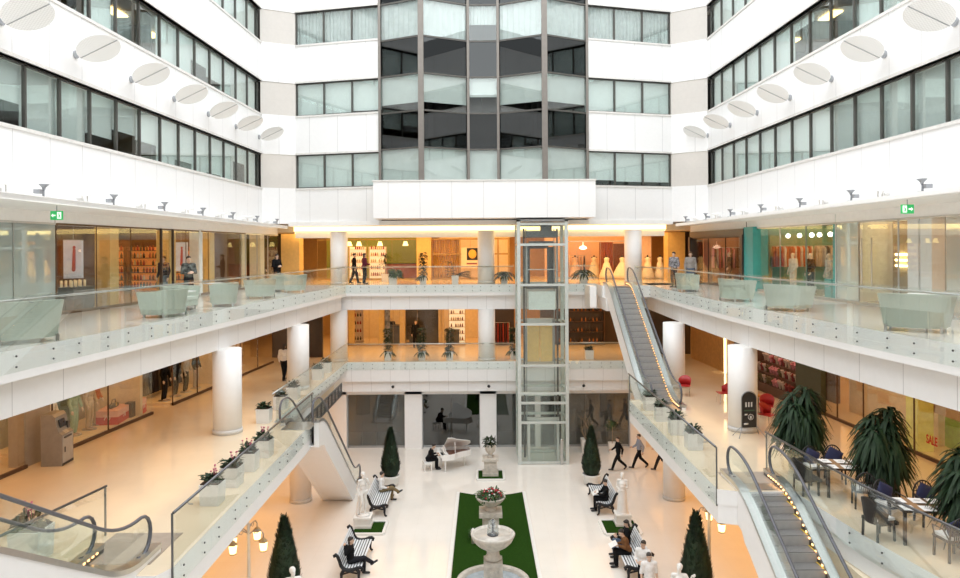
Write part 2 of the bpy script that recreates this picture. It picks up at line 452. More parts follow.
dropsR = {0:[1]*11+[1,1,.22,.5,.9,1,1], 1:[1,1,1,1,1,.95,.2,0,0,1,1,.9,1,1,1,1], 2:[1,1,1,1,1,1,1,1]}
for s, fn, dr, a0 in ((-1, upL, dropsL, PI/2-.038), (1, upR, dropsR, -PI/2+.028)):
    for i, n in ((0,18),(1,16),(2,8)):
        for j in range(n):
            y = 39.65-PW*(j+.5)
            window(i, fn(y)+s*.22, y, a0, dr[i][j % len(dr[i])])
for nm, (p, q) in (('L', FB['L'][1:]), ('R', FB['R'][:2])):
    a = Vector(p); b = Vector(q); w = (b-a).length/3; rz = math.atan2(b.y-a.y, b.x-a.x)
    for i in range(3):
        h = rowz[i][1]-rowz[i][0]
        fm = wframe(w, h).mesh('window_frame', DARKF); pm = pane_mesh(w, h)
        for k in range(3):
            c = a.lerp(b, (k+.5)/3)
            dd = {0:[1,1,1] if nm=='L' else [.82,.85,.85], 1:[.95,.93,.9] if nm=='L' else [1,1,1], 2:[1,1,1]}[i][k]
            window(i, c.x-.16*sin(rz), c.y+.16*cos(rz), rz, dd, i == 2, w, fm, pm)
# glazed bay in the middle
BP = [(-5.5,39.2),(-3.12,38.05),(-.6,39.2),(1.05,39.2),(3.52,38.05),(6.0,39.35)]
BZ = [(15.1,17.0),(17.0,19.0),(19.0,21.0),(21.0,23.0),(23.0,25.0),(25.0,27.6)]
for k in range(5):
    a = Vector(BP[k]); b = Vector(BP[k+1]); w = (b-a).length; rz = math.atan2(b.y-a.y, b.x-a.x); c = (a+b)/2
    for i, (z0, z1) in enumerate(BZ):
        f = wframe(w-.06, z1-z0, .035); g = MB(); g.box(0,0,.03,w-.1,.014,z1-z0-.06)
        dark = i % 2 == 1
        kids = [('pane', g, BAYG if dark else OFFG)]
        if not dark:
            drop = 1.0 if k != 2 and i != 2 else (.75 if k != 2 else .52)
            if i == 0: drop = 1.0
            kids.append(('blind', blind_mesh(w-.08, z1-z0, drop, i == 4), CURT if i == 4 else (mat('lit blind', (.60,.63,.61), .8, var=.05, scale=2))))
        win_obj(f, DARKF, kids, (c.x, c.y, z0), rz)
for k, (x, y) in enumerate(BP):
    m = MB(); wd = .30 if k in (1,4) else .14
    m.box(x, y-.02, 15.1, wd, .2, 12.6); struct('trim_mullion', m, mat('bronze mullion', (.20,.18,.16), .4, metal=.5))
# offices behind: floors, dark back walls, lamps
m = MB()
for z in (12.9,17.55,21.7,25.9):
    for s in (-1, 1): m.box(s*17.2, 24, z, 6.0, 40, .25)
    m.box(0, 44.3, z, 26, 6.2, .25)
struct('floor_offices', m, mat('office slab', (.42,.38,.32), .7))
m = MB()
for s in (-1, 1): m.box(s*18.2, 24, 13, .2, 40, 15)
m.box(0, 45.6, 13, 36, .2, 15)
for y in (12,17,22,27,32,37):
    for s in (-1, 1): m.box(s*16.6, y, 13.1, 3.6, .1, 14)
for x in (-8.2,-3,.2,3.4,8.6): m.box(x, 43.2, 13.1, .1, 4.5, 14)
struct('wall_offices', m, OFFD)
# fascia box under the bay
m = MB(); m.box(.25, 38.35, 13.15, 11.75, 1.9, 1.95); struct('trim_bay_fascia', m, mat('white box panels', (.88,.875,.87), .35, var=.01, seams=([(0,1.68,.014,.2)], (.48,.47,.47))))
m = MB(); m.box(.25, 38.35, 15.1, 11.85, 2.0, .07); struct('trim_bay_fascia_cap', m, mat('pale sill', (.74,.72,.69), .4))
m = MB(); m.prism([(-10.9,40.3),(-5.6,39.25),(6.1,39.35),(11.1,40.7),(11.1,42.1),(-10.9,42.1)], 12.85, 13.1); struct('ceiling_upper_front', m, CEILM)
# ------------------------------------------------------------------ shop fronts
def front(pts, z0, z1, gm, fr=STEEL, wp=1.8, t=.05):
    """a row of frameless panes with thin joints from point to point"""
    a = Vector(pts[0]); b = Vector(pts[1]); L = (b-a).length; n = max(1, round(L/wp)); rz = math.atan2(b.y-a.y, b.x-a.x)
    for k in range(n):
        c = a.lerp(b, (k+.5)/n); w = L/n
        f = MB(); f.box(0,0,0,w,t*1.6,.10); f.box(0,0,z1-z0-.06,w,t,.06); f.box(-w/2+.008,0,0,.016,t,z1-z0)
        g = MB(); g.box(0,0,.1,w-.03,.014,z1-z0-.16)
        win_obj(f, fr, [('pane', g, gm)], (c.x,c.y,z0), rz)
def fl(fn, y0, y1): return [(fn(y0), y0), (fn(y1), y1)]
def wallseg(nm, p, q, z0, z1, mt, th=.25):
    a = Vector(p); b = Vector(q); rz = math.atan2(b.y-a.y, b.x-a.x); c = (a+b)/2
    m = MB(); m.box(0,0,0,(b-a).length,th,z1-z0); return struct(nm, m, mt, None, (c.x,c.y,z0), rz)
# ================================================================== balustrades
boltm = MB(); boltm.smooth = True
boltm.M = Matrix.Rotation(PI/2, 4, 'X'); boltm.lathe([(.022,0),(.022,.02)], n=8); BOLT = boltm.mesh('bolt', mat('dark bolt', (.09,.09,.09), .4, metal=.8))
def railing(label, pts, z, drop=.46, up=1.1, wp=1.5, capm=None, inset=.10, bolts=True, side=1, group='glass balustrades'):
    """pts run so that the open atrium lies on the left of the direction of travel times side"""
    root = thing('glass_balustrade', label, 'balustrade', (pts[0][0], pts[0][1], z), 0, group)
    ox, oy = pts[0]
    # resample
    P = [Vector(p) for p in pts]; seg = []
    for a, b in zip(P, P[1:]):
        n = max(1, round((b-a).length/wp))
        for k in range(n): seg.append((a.lerp(b, k/n), a.lerp(b, (k+1)/n)))
    for a, b in seg:
        w = (b-a).length; rz = math.atan2(b.y-a.y, b.x-a.x); c = (a+b)/2
        nrm = Vector((-sin(rz), cos(rz)))*side
        g = MB(); g.box(0,0,-drop,w-.012,.016,drop+up)
        o = obj('glass_panel', g, RAILG2 if bolts else RAILG, root, (c.x-ox+nrm.x*.03, c.y-oy+nrm.y*.03, 0), rz)
        if bolts:
            for u in (-.28, .28):
                for h in (-.13, -.35):
                    q = bpy.data.objects.new('bolt', BOLT); COL.objects.link(q); q.parent = o
                    q.location = (u*w, side*.012, h); q.rotation_euler = (0,0,PI if side > 0 else 0)
    # handrail inside the glass on brackets
    hp = []
    for i, p in enumerate(P):
        d = (P[min(i+1,len(P)-1)]-P[max(i-1,0)]).normalized()
        nrm = Vector((-d.y, d.x))*side
        q = p-nrm*(inset if capm is None else -.03)
        hp.append((q.x-ox, q.y-oy, up-.10 if capm is None else up+.01))
    m = MB(); m.smooth = True; m.tube(hp, .026 if capm is None else .03, 8)
    obj('handrail', m, capm or STEEL, root)
    if capm:
        for q in (P[0], P[-1]):
            m = MB(); m.box(q.x-ox, q.y-oy, -drop, .035, .035, drop+up); obj('end_post', m, capm, root)
    for a, b in seg[::2]:
        c = (a+b)/2; d = (b-a).normalized(); nrm = Vector((-d.y, d.x))*side
        m = MB(); m.tube([(c.x-ox+nrm.x*.02, c.y-oy+nrm.y*.02, up-.17),(c.x-ox-nrm.x*.07, c.y-oy-nrm.y*.07, up-.17),(c.x-ox-nrm.x*.10, c.y-oy-nrm.y*.10, up-.11)], .012, 6)
        obj('bracket', m, GREYM, root)
    return root
CAPM = mat('dark steel cap rail', (.16,.16,.165), .3, metal=.8)
railing('long straight glass balustrade along the left edge of the upper gallery', [(eL3L(y), y) for y in (6,10,14,18,24,32,YB)], L3, side=-1, wp=2.4)
railing('glass balustrade across the back of the upper gallery, left of the lift', [(eL3L(YB),YB),(1.9,YB)], L3, side=-1, wp=1.1)
railing('short glass balustrade on the upper gallery between lift and rising escalator', [(4.75,YB),(6.55,YB)], L3, side=-1, wp=.9)
railing('curving glass balustrade along the right edge of the upper gallery', [(8.1,37.2),(8.35,36.9),(8.7,35.6)]+[(eR3, y) for y, eR3 in [(y, eL3R(y)) for y in (34,32,30,28,26,24,22,20,18,16,14,12,10,8)]], L3, side=-1, wp=2.0)
railing('glass balustrade with dark top rail beside the planter row on the left middle balcony', [(EL,14.25),(EL,26.1)], L2, side=-1, wp=2.1, capm=CAPM)
railing('glass balustrade on the far left middle balcony behind the descending escalator', [(-7.7,26.5),(-7.66,30),(-7.58,YB)], L2, side=-1, wp=1.6)
railing('glass balustrade across the back of the middle balcony, left of the lift', [(-7.58,YB),(1.9,YB)], L2, side=-1, wp=1.15)
railing('glass balustrade on the back middle balcony to the right of the lift', [(4.75,YB),(8.3,YB)], L2, side=-1, wp=1.15)
railing('glass balustrade beside the planter row on the right middle balcony', [(ER,29.7),(ER,18.75)], L2, side=-1, wp=2.1, capm=CAPM)
railing('glass balustrade by the foot of the rising escalator and the red chairs', [(8.2,31.2),(8.25,34),(8.3,YB)], L2, side=1, wp=1.6, bolts=False)
railing('glass balustrade between the café tables and the descending escalator', [(8.14,20.2),(8.45,15.6),(8.9,13.1),(9.4,8)], L2, side=-1, wp=2.0, capm=CAPM)
railing('glass balustrade behind the lone planter at the near left escalator', [(-9.3,8),(-8.95,13.2),(-8.45,15.9)], L2, side=-1, wp=1.9, capm=CAPM)
# ================================================================== escalators
TREAD = mat('grey ribbed tread', (.30,.29,.28), .45, metal=.3, seams=([(0,.025,.008,0)], (.09,.09,.09)))
RISER = mat('grey riser', (.40,.39,.38), .45, metal=.2)
YEL = mat('yellow step edge', (.75,.55,.05), .5)
SKIRT = mat('skirt light', (1,.50,.20), emit=4)
def escalator(label, x, y0, z0, z1, dirn, zfloor, shade=WHITE, lit=True, head=1.5, ang=30):
    rise = z1-z0; tan = math.tan(math.radians(ang)); run = rise/tan; a = .75
    def sp(s): return 0 if s < -a else (s if s > a else (s+a)**2/(4*a))
    def base(s): return tan*(sp(s)-sp(s-run))
    root = thing('escalator', label, 'escalator', (x, y0, z0), 0 if dirn > 0 else PI, 'escalators')
    S = [-1.5+i*(run+1.5+head)/60 for i in range(61)]
    hw = .58      # half distance of the balustrades
    # truss: two sides and a pan
    tops = [(s, base(s)+.12) for s in S]
    bots = [(s, max(base(s)-.95, zfloor-z0)) if s < run-.2 else (s, max(base(s)-.95, min(base(s)-.8, rise-.8))) for s in S]
    m = MB(); m.slabx(tops, bots, .52, .70); obj('truss_side', m, shade, root)
    m = MB(); m.slabx(tops, bots, -.70, -.52); obj('truss_side', m, shade, root)
    m = MB(); m.slabx([(p[0], p[1]+.06) for p in bots], [(p[0],p[1]+.01) for p in bots], -.52, .52); obj('truss_pan', m, shade, root)
    for sgn in (-1, 1):
        # deck: bright metal strip capping each side
        m = MB(); m.slabx([(s, base(s)+.20) for s in S], [(s, base(s)+.10) for s in S], sgn*.49 if sgn > 0 else -.72, .72 if sgn > 0 else -.49)
        obj('deck_plate', m, STEEL, root)
        # inner skirt
        m = MB(); m.slabx([(s, base(s)+.13) for s in S], [(s, base(s)-.30) for s in S], min(sgn*.505,sgn*.52), max(sgn*.505,sgn*.52))
        obj('skirt_panel', m, mat('dark skirt', (.16,.15,.15), .4, metal=.6), root)
        if lit and sgn > 0:
            m = MB(); k = -1.2
            while k < run+1.2:
                m.box(sgn*.492, k, base(k)+.085, .03, .06, .035); k += .16
            obj('skirt_lights', m, SKIRT, root)['kind'] = 'stuff'
        # glass in lengths
        n = max(4, round((run+2.4)/1.55)); e0, e1 = -1.25, run+1.25
        for k in range(n):
            q0 = lerp(e0, e1, k/n)+.008; q1 = lerp(e0, e1, (k+1)/n)-.008
            ss = [lerp(q0, q1, i/8) for i in range(9)]
            def topz(s):
                z = base(s)+.92
                for c, w in ((e0+.36, -1), (e1-.36, 1)):
                    if (s-c)*w > 0: z = base(s)+.56+math.sqrt(max(0,.36**2-min(.36,abs(s-c))**2))
                return z
            m = MB(); m.slabx([(s, topz(s)) for s in ss], [(s, base(s)+.19) for s in ss], sgn*hw-.006, sgn*hw+.006)
            obj('glass_panel', m, RAILG, root)
        path = []
        for i in range(9):
            t = -PI/2-.5+i*(-PI+.5)/8
            path.append((sgn*hw, e0+.36+.40*cos(t)*1.0, .56+.40*sin(t)))
        path = []
        for i in range(10):
            t = 1.62*PI-i*(1.12*PI)/9     # from below round the front to the top
            path.append((sgn*hw, e0+.36+.40*cos(t), base(e0)+.56+.40*sin(t)))
        for i in range(41):
            s = lerp(e0+.36, e1-.36, i/40); path.append((sgn*hw, s, base(s)+.96))
        for i in range(1, 10):
            t = PI/2-i*(1.12*PI)/9
            path.append((sgn*hw, e1-.36+.40*cos(t), rise+.56+.40*sin(t)))
        m = MB(); m.smooth = True; m.tube(path, .042, 10, sy=.8); obj('handrail', m, HANDR, root)
    # steps
    sm = MB(); sm.mi = 0; sm.box(0,.2,-.24,1.0,.4,.24); sm.mi = 2
    sm.box(-.485,.2,0,.03,.39,.004); sm.box(.485,.2,0,.03,.39,.004); sm.mi = 1; sm.box(0,-.008,-.235,1.0,.016,.21)
    me = sm.mesh('step', [TREAD, RISER, YEL])
    k = 0; s = -.35
    while s < run+.1:
        o = bpy.data.objects.new('step', me); COL.objects.link(o); o.parent = root
        zz = max(0, min(rise, base(s+.2))); o.location = (0, s, zz+.005); s += .4
    for c in (-.95, run+.85):
        m = MB(); m.box(0, c, base(c)-.02, 1.02, 1.2, .03); obj('landing_plate', m, STEEL, root)
    return root
escalator('escalator rising from the right middle balcony to the upper gallery beside the lift', 7.36, 29.3, L2, L3, 1, L2-.5)
escalator('wide near escalator going down to the ground in front of the café tables', 7.4, 9.45, 0, L2, 1, 0)
escalator('white sided escalator going down to the ground behind the left planter row', -6.6, 33.85, 0, L2, -1, 0, lit=False, head=.78, ang=35)
escalator('near left escalator rising toward the camera, beside the lone planter', -7.5, 13.5, L2, L3, -1, L2-.9)
# white truss head under the upper landing
m = MB(); m.box(6.1, 39.2, 8.3, .35, 1.9, 1.15); m.box(7.36, 38.5, 8.2, 1.5, 2.6, .66); struct('trim_escalator_head', m, WHITE)
# brownish landing mats
MATM = mat('brown landing carpet', (.36,.29,.23), .7)
for nm, x, y, w, d in (('right',7.4,19.6,1.4,1.0),('left',-7.5,15.2,1.5,1.6)):
    m = MB(); m.box(x, y, L2, w, d, .012); tag(obj('landing_mat', m, MATM), 'brown landing mat at the head of the %s near escalator' % nm, 'mat')
# ================================================================== lift
lx0, lx1, ly0, ly1 = 1.97, 4.69, 37.7, 40.0
lc = (lx0+lx1)/2
lift = thing('glass_lift_shaft', 'tall glazed lift shaft of pale steel rising through all three floors', 'lift', (lc, 38.85, 0))
w = lx1-lx0; dp = ly1-ly0
for sx in (-1, 1):
    for sy in (-1, 1):
        m = MB(); m.box(sx*(w/2-.09), sy*(dp/2-.09), 0, .18, .18, 13.1); obj('post', m, LIFTM, lift)
for z in (.03,2.16,3.2,3.72,5.2,7.4,9.5,11.65,12.75):
    m = MB(); t = .13
    m.box(0,-dp/2+.07,z,w-.36,.10,t); m.box(0,dp/2-.07,z,w-.36,.10,t); m.box(-w/2+.07,0,z,.10,dp-.36,t); m.box(w/2-.07,0,z,.10,dp-.36,t)
    obj('ring_beam', m, LIFTM, lift)
for z0, z1 in ((.2,3.15),(3.35,5.15),(5.35,7.35),(7.55,9.45),(9.65,11.6),(11.8,12.7)):
    for (x, y, sx, sy) in ((0,-dp/2+.03,w-.2,.012),(-w/2+.03,0,.012,dp-.2),(w/2-.03,0,.012,dp-.2)):
        m = MB(); m.box(x,y,z0,sx,sy,z1-z0); obj('glass_panel', m, LIFTG, lift)
for sx in (-1, 1):
    m = MB(); m.box(sx*.92, .25, 0, .09, .14, 12.6); obj('guide_rail', m, mat('dark lift rail', (.12,.12,.12), .4, metal=.7), lift)
    m = MB(); m.box(sx*.78, .5, 0, .05, .05, 12.6); obj('guide_rail', m, GREYM, lift)
m = MB(); m.box(0, .1, 12.1, 1.7, 1.4, .35); m.box(.3,.1,12.45,.6,.6,.35); obj('machine_frame', m, mat('dark lift rail', (.12,.12,.12), .4), lift)
m = MB(); m.box(0, -.2, 12.95, w, dp-.4, .12); obj('shaft_cap', m, GREYM, lift)
# doors at the landings
for z, mm in ((0, LIFTG),(L2, mat('gold lift doors', (.85,.58,.22), .35)),):
    for sx in (-1, 1):
        m = MB(); m.box(sx*.36, dp/2-.25 if z else -dp/2+.2, z+.05, .68, .04, 2.1); obj('door', m, mm, lift)
    m = MB()
    for sx in (-1, 1): m.box(sx*.78, dp/2-.25 if z else -dp/2+.2, z+.03, .14, .10, 2.3)
    m.box(0, dp/2-.25 if z else -dp/2+.2, z+2.2, 1.7, .10, .28); obj('door_frame', m, STEEL, lift)
m = MB(); m.box(.95,-dp/2-.04,0,.13,.10,1.25); m.smooth = True; m.ell((.95,-dp/2-.08,1.3),(.09,.05,.09)); obj('call_post', m, STEEL, lift)
car = thing('lift_car', 'pale glass lift car stopped at the upper gallery inside the shaft', 'lift car', (lc, 38.95, L3-.05))
m = MB(); m.box(0,0,-.12,1.7,1.5,.14); obj('car_floor', m, mat('dark lift rail', (.12,.12,.12), .4), car)
m = MB(); m.box(0,-.70,-1.25,1.45,.05,1.0); obj('apron', m, mat('pale green white panel', (.72,.76,.73), .5), car)
m = MB(); m.box(0,0,2.2,1.75,1.55,.16); m.box(0,-.1,2.36,1.3,.9,.1); obj('car_roof', m, mat('dark lift rail', (.12,.12,.12), .4), car)
for sx in (-1, 1):
    for sy in (-1, 1):
        m = MB(); m.box(sx*.81, sy*.70, 0, .08, .08, 2.2); obj('car_post', m, GREYM, car)
    m = MB(); m.box(sx*.81, 0, .05, .012, 1.3, 2.1); obj('car_glass', m, LIFTG, car)
m = MB(); m.box(0,-.71,.9,1.5,.03,.05); obj('grab_rail', m, STEEL, car)
m = MB(); m.box(-.66,.72,0,.24,.05,2.15); m.box(.60,.72,0,.36,.05,2.15); m.box(-.1,.72,2.05,1.2,.05,.15); obj('car_door_frame', m, mat('dark lift rail', (.12,.12,.12), .4), car)
# ================================================================== lighting
W = bpy.data.worlds.new('sky'); SC.world = W; W.use_nodes = True
bg = W.node_tree.nodes['Background']; bg.inputs[0].default_value = (.93,.97,1.0,1); bg.inputs[1].default_value = .8
def area(nm, x, y, z, sx, sy, e, c=(1,.55,.20), rot=(0,0,0)):
    l = bpy.data.lights.new(nm, 'AREA'); l.shape = 'RECTANGLE'; l.size = sx; l.size_y = sy; l.energy = e; l.color = c
    o = bpy.data.objects.new(nm, l); COL.objects.link(o); o.location = (x,y,z); o.rotation_euler = rot
    return o
area('skylight', .3, 18, 29, 24, 40, 7600, (.96,.98,1.0))
WC = (1,.48,.14)
for s in (-1, 1):
    area('upper_gallery_lamps', s*16, 27, 12.4, 3.5, 26, 300, WC)
    area('middle_balcony_lamps', s*13.2, 27, 7.95, 3.6, 28, 270, WC)
    area('middle_shop_lamps', s*17, 26, 7.95, 3, 30, 300, WC)
    area('ground_lamps', s*11.8, 28, 3.45, 4.5, 26, 420, WC)
area('upper_back_lamps', 0, 44.2, 12.45, 24, 4.2, 760, (1,.58,.22))
area('upper_back_shop_lamps', 0, 49.5, 12.45, 24, 3.5, 420, WC)
area('middle_back_lamps', 0, 44.0, 7.95, 22, 4.2, 480, (1,.54,.19))
area('middle_back_shop_lamps', 0, 49.5, 7.95, 24, 3.5, 300, WC)
SC.view_settings.view_transform = 'Standard'; SC.view_settings.look = 'None'
SC.view_settings.exposure = 0.0; SC.view_settings.gamma = 1.0; SC.view_settings.use_curve_mapping = False
SC.cycles.transparent_max_bounces = 40
SC.cycles.max_bounces = 12; SC.cycles.diffuse_bounces = 8
SC.cycles.sample_clamp_indirect = 4.0
# ================================================================== figures
SKIN = mat('skin', (.62,.42,.31), .55); SKIN2 = mat('pale skin', (.70,.50,.40), .55)
HAIRK = mat('dark hair', (.03,.022,.018), .6); HAIRB = mat('brown hair', (.12,.06,.03), .6)
FACE = mat('dark eye', (.03,.02,.02), .3); LIP = mat('lips', (.42,.17,.14), .5)
V = Vector
def pose(kind):
    J = dict(pel=(0,0,.95), wai=(0,.0,1.10), che=(0,0,1.28), nec=(0,.01,1.46), hea=(0,-.025,1.62), yaw=0, nod=0)
    for s, k in ((1,'L'),(-1,'R')):
        J.update({k+'sh':(s*.18,0,1.41), k+'el':(s*.24,.03,1.13), k+'wr':(s*.25,-.07,.88), k+'ha':(0,-.15,-1),
                  k+'hi':(s*.09,0,.92), k+'kn':(s*.10,-.02,.50), k+'an':(s*.10,.03,.09), k+'to':(s*.11,-.15,.035)})
    if kind == 'walk':
        J.update(Lkn=(.09,-.20,.53), Lan=(.08,-.34,.12), Lto=(.08,-.52,.09), Rkn=(-.09,.08,.51), Ran=(-.09,.42,.19), Rto=(-.09,.34,.04),
                 Lel=(.24,.16,1.15), Lwr=(.24,.12,.90), Rel=(-.24,-.08,1.14), Rwr=(-.20,-.30,1.02), Rha=(.2,-1,.1), Lha=(0,-.1,-1))
    if kind == 'stroll':
        J.update(Lkn=(.09,-.13,.51), Lan=(.09,-.20,.09), Lto=(.09,-.38,.04), Rkn=(-.09,.04,.51), Ran=(-.09,.22,.11), Rto=(-.09,.06,.035))
    if kind == 'hold':
        J.update(Lel=(.25,-.02,1.13), Lwr=(.10,-.25,1.14), Lha=(-.8,-.5,.2), Rel=(-.25,-.02,1.13), Rwr=(-.12,-.27,1.10), Rha=(.8,-.5,.2))
    if kind in ('sit','cross','piano','read','lean'):
        dz = -.42
        J = {k: ((v[0], v[1], v[2]+dz) if isinstance(v, tuple) and k[1:] != 'ha' else v) for k, v in J.items()}
        for s, k in ((1,'L'),(-1,'R')):
            J.update({k+'hi':(s*.09,-.02,.52), k+'kn':(s*.12,-.44,.53), k+'an':(s*.12,-.44,.09), k+'to':(s*.13,-.62,.035),
                      k+'el':(s*.25,.0,.72), k+'wr':(s*.14,-.24,.64), k+'ha':(-s*.5,-.8,-.1)})
        if kind == 'cross':
            J.update(Rkn=(-.03,-.46,.62), Ran=(.16,-.72,.36), Rto=(.19,-.88,.42), Lel=(.28,.12,.82), Lwr=(.42,.22,.86), Lha=(.6,.1,-.3))
        if kind in ('read','lean'):
            for s, k in ((1,'L'),(-1,'R')): J.update({k+'el':(s*.24,-.14,.74), k+'wr':(s*.10,-.36,.76), k+'ha':(-s*.4,-.8,.2)})
            J['nod'] = .35
        if kind in ('lean','piano'):
            a = .32 if kind == 'lean' else .40
            for k in ('wai','che','nec','hea','Lsh','Rsh'):
                v = J[k]; J[k] = (v[0], v[1]-(v[2]-.5)*a, v[2]-.02)
        if kind == 'piano':
            for s, k in ((1,'L'),(-1,'R')): J.update({k+'el':(s*.25,-.22,.72), k+'wr':(s*.20,-.46,.76), k+'ha':(0,-1,-.1)})
            J['nod'] = .3
    return {k: (V(v) if isinstance(v, tuple) else v) for k, v in J.items()}
def hand(m, J, k):
    w = J[k+'wr']; d = J[k+'ha'].normalized(); s = 1 if k == 'L' else -1
    side = d.cross(V((s,0,.2)));  side = side.normalized() if side.length > .05 else V((0,0,1))
    pal = d.cross(side).normalized()
    kn = w+d*.085
    m.cap(w, kn, .026, .034, 8)
    for i, (u, L) in enumerate(((-.030,.070),(-.010,.080),(.010,.076),(.030,.060))):
        a = kn+side*u*1.1; b = a+d*L*.55+pal*.006; c = b+d*L*.42+pal*.022
        m.cap(a, b, .0115, .0108, 6); m.cap(b, c, .0108, .0095, 6)
    a = w+d*.025-side*.026; b = a-side*.030+d*.032; c = b+d*.032-side*.004
    m.cap(a, b, .014, .012, 6); m.cap(b, c, .012, .0105, 6)
def headM(J): return Matrix.Rotation(J['yaw'], 3, 'Z') @ Matrix.Rotation(J['nod'], 3, 'X')
def skinmesh(J, f=1.0, fem=False, mats=SKIN, voxel=.0125):
    m = MB(); M = headM(J); h = J['hea']
    m.ell(h+M@V((0,.012,.03)), (.074,.092,.092), 12, 8, M)
    m.ell(h+M@V((0,-.022,-.045)), (.055,.066,.072), 10, 7, M)
    m.ell(h+M@V((0,-.060,-.098)), (.026,.022,.020), 8, 5, M)
    m.cap(h+M@V((0,-.082,.022)), h+M@V((0,-.104,-.022)), .010, .016, 6)
    for s in (-1, 1):
        m.ell(h+M@V((s*.074,.012,-.01)), (.012,.020,.032), 8, 5, M)
        m.ell(h+M@V((s*.03,-.072,.028)), (.020,.012,.010), 6, 4, M)
    m.cap(J['nec']-V((0,0,.03)), h+M@V((0,.01,-.06)), .056, .050, 10)
    sw = .9 if fem else 1.0
    m.ell(J['che'], (.150*sw,.100,.17)); m.ell(J['wai'], (.125*sw,.088,.13)); m.ell(J['pel'], (.145,.100,.12))
    m.cap(J['Lsh'], J['Rsh'], .062, .062)
    m.cap(J['nec']-V((0,0,.05)), J['che'], .075, .12)
    for k in 'LR':
        m.cap(J[k+'sh'], J[k+'el'], .050, .038); m.cap(J[k+'el'], J[k+'wr'], .040, .025); hand(m, J, k)
        m.cap(J[k+'hi'], J[k+'kn'], .082, .054); m.cap(J[k+'kn'], J[k+'an'], .052, .034)
        m.cap(J[k+'kn'].lerp(J[k+'an'],.1)+V((0,.012,0)), J[k+'kn'].lerp(J[k+'an'],.5)+V((0,.01,0)), .046, .040)
        m.cap(J[k+'an']-V((0,0,.03)), J[k+'to'], .036, .030)
    return bake(m, mats, voxel)
def topmesh(J, mt, sleeve=1.0, hem=.06, puff=0.0, voxel=.019):
    m = MB(); p = puff
    m.ell(J['che'], (.172+p,.125+p,.19)); m.ell(J['wai'], (.152+p,.118+p,.16)); m.ell(J['pel']+V((0,0,hem)), (.165+p,.125+p,.11))
    m.cap(J['Lsh'], J['Rsh'], .078+p*.5, .078+p*.5); m.cap(J['nec']-V((0,0,.055)), J['che'], .078, .13)
    for k in 'LR':
        e = J[k+'el']; w = J[k+'wr']
        if sleeve >= .5:
            m.cap(J[k+'sh'], e, .068+p*.6, .056+p*.5)
            if sleeve > .5: m.cap(e, e.lerp(w, (sleeve-.5)*2*.92), .056+p*.5, .042+p*.3)
        else: m.cap(J[k+'sh'], J[k+'sh'].lerp(e, sleeve*2), .068, .062)
    return bake(m, mt, voxel, 'top')
def legmesh(J, mt, voxel=.019, wide=1.0):
    m = MB()
    m.ell(J['pel']+V((0,0,-.02)), (.160,.118,.13))
    for k in 'LR':
        m.cap(J[k+'hi'], J[k+'kn'], .096, .070*wide); m.cap(J[k+'kn'], J[k+'an']+V((0,0,.015)), .069*wide, .056*wide)
    return bake(m, mt, voxel, 'trousers')
def shoemesh(J, k):
    m = MB(); a = J[k+'an']; t = J[k+'to']; d = (t-a); d = V((d.x, d.y, 0)).normalized()
    m.cap(a+V((0,0,-.035))-d*.03, t+V((0,0,.008)), .047, .040, 8); m.cap(a+V((0,0,.02)), a+V((0,0,-.03)), .05, .048, 8)
    return bake(m, BLACK, .014, 'shoe')
def hairmesh(J, long=False, mt=HAIRK):
    m = MB(); M = headM(J); h = J['hea']
    m.ell(h+M@V((0,.028,.048)), (.084,.094,.092), 12, 8, M); m.ell(h+M@V((0,-.03,.085)), (.070,.062,.040), 10, 6, M)
    if long:
        m.ell(h+M@V((0,.06,-.05)), (.082,.050,.13), 10, 7, M)
    return bake(m, mt, .014, 'hair')
def cloth(name, c): return mat('cloth '+name, c, .9, var=.08, scale=14, spec=.12)
def person(label, kind, x, y, z, rz, top, leg, sleeve=1.0, hair=HAIRK, long=False, skin=SKIN, scale=1.03, puff=0.014, yaw=0, topname='jacket', hem=.06, fem=False, mod=None, group=None, wide=1.18):
    J = pose(kind); J['yaw'] = yaw
    if mod:
        for k, v in mod.items(): J[k] = V(v) if isinstance(v, tuple) else v
    r = thing('person', label, 'person', (x,y,z), rz, group); r.scale = (scale,)*3
    obj('body', skinmesh(J, fem=fem, mats=skin), None, r)
    obj(topname, topmesh(J, top, sleeve, hem, puff), None, r)
    obj('trousers', legmesh(J, leg, wide=wide), None, r)
    for k in 'LR': obj('shoe', shoemesh(J, k), None, r)
    obj('hair', hairmesh(J, long, hair), None, r)
    M = headM(J); h = J['hea']
    for s in (-1, 1):
        m = MB(); m.smooth = True; m.ell(h+M@V((s*.031,-.083,.018)), (.012,.007,.007), 8, 5, M); obj('eye', m, FACE, r)
    m = MB(); m.smooth = True; m.ell(h+M@V((0,-.087,-.060)), (.022,.006,.006), 8, 5, M); obj('mouth', m, LIP, r)
    return r
BLK = cloth('black', (.010,.010,.011)); CHAR = cloth('charcoal', (.020,.020,.024)); WSH = cloth('white', (.78,.77,.76)); NAVY = cloth('navy', (.03,.035,.06))
JEAN = cloth('denim', (.09,.13,.20)); KHAKI = cloth('khaki', (.20,.15,.08)); BROWN = cloth('brown', (.17,.08,.035)); BLUE = cloth('grey blue shirt', (.30,.32,.38))
CAMO = mat('camouflage cloth', (.10,.11,.10), .85, var=.9, scale=9); FLORAL = mat('black and white print', (.22,.21,.22), .85, var=.95, scale=16); MAROON = cloth('maroon', (.13,.03,.05))
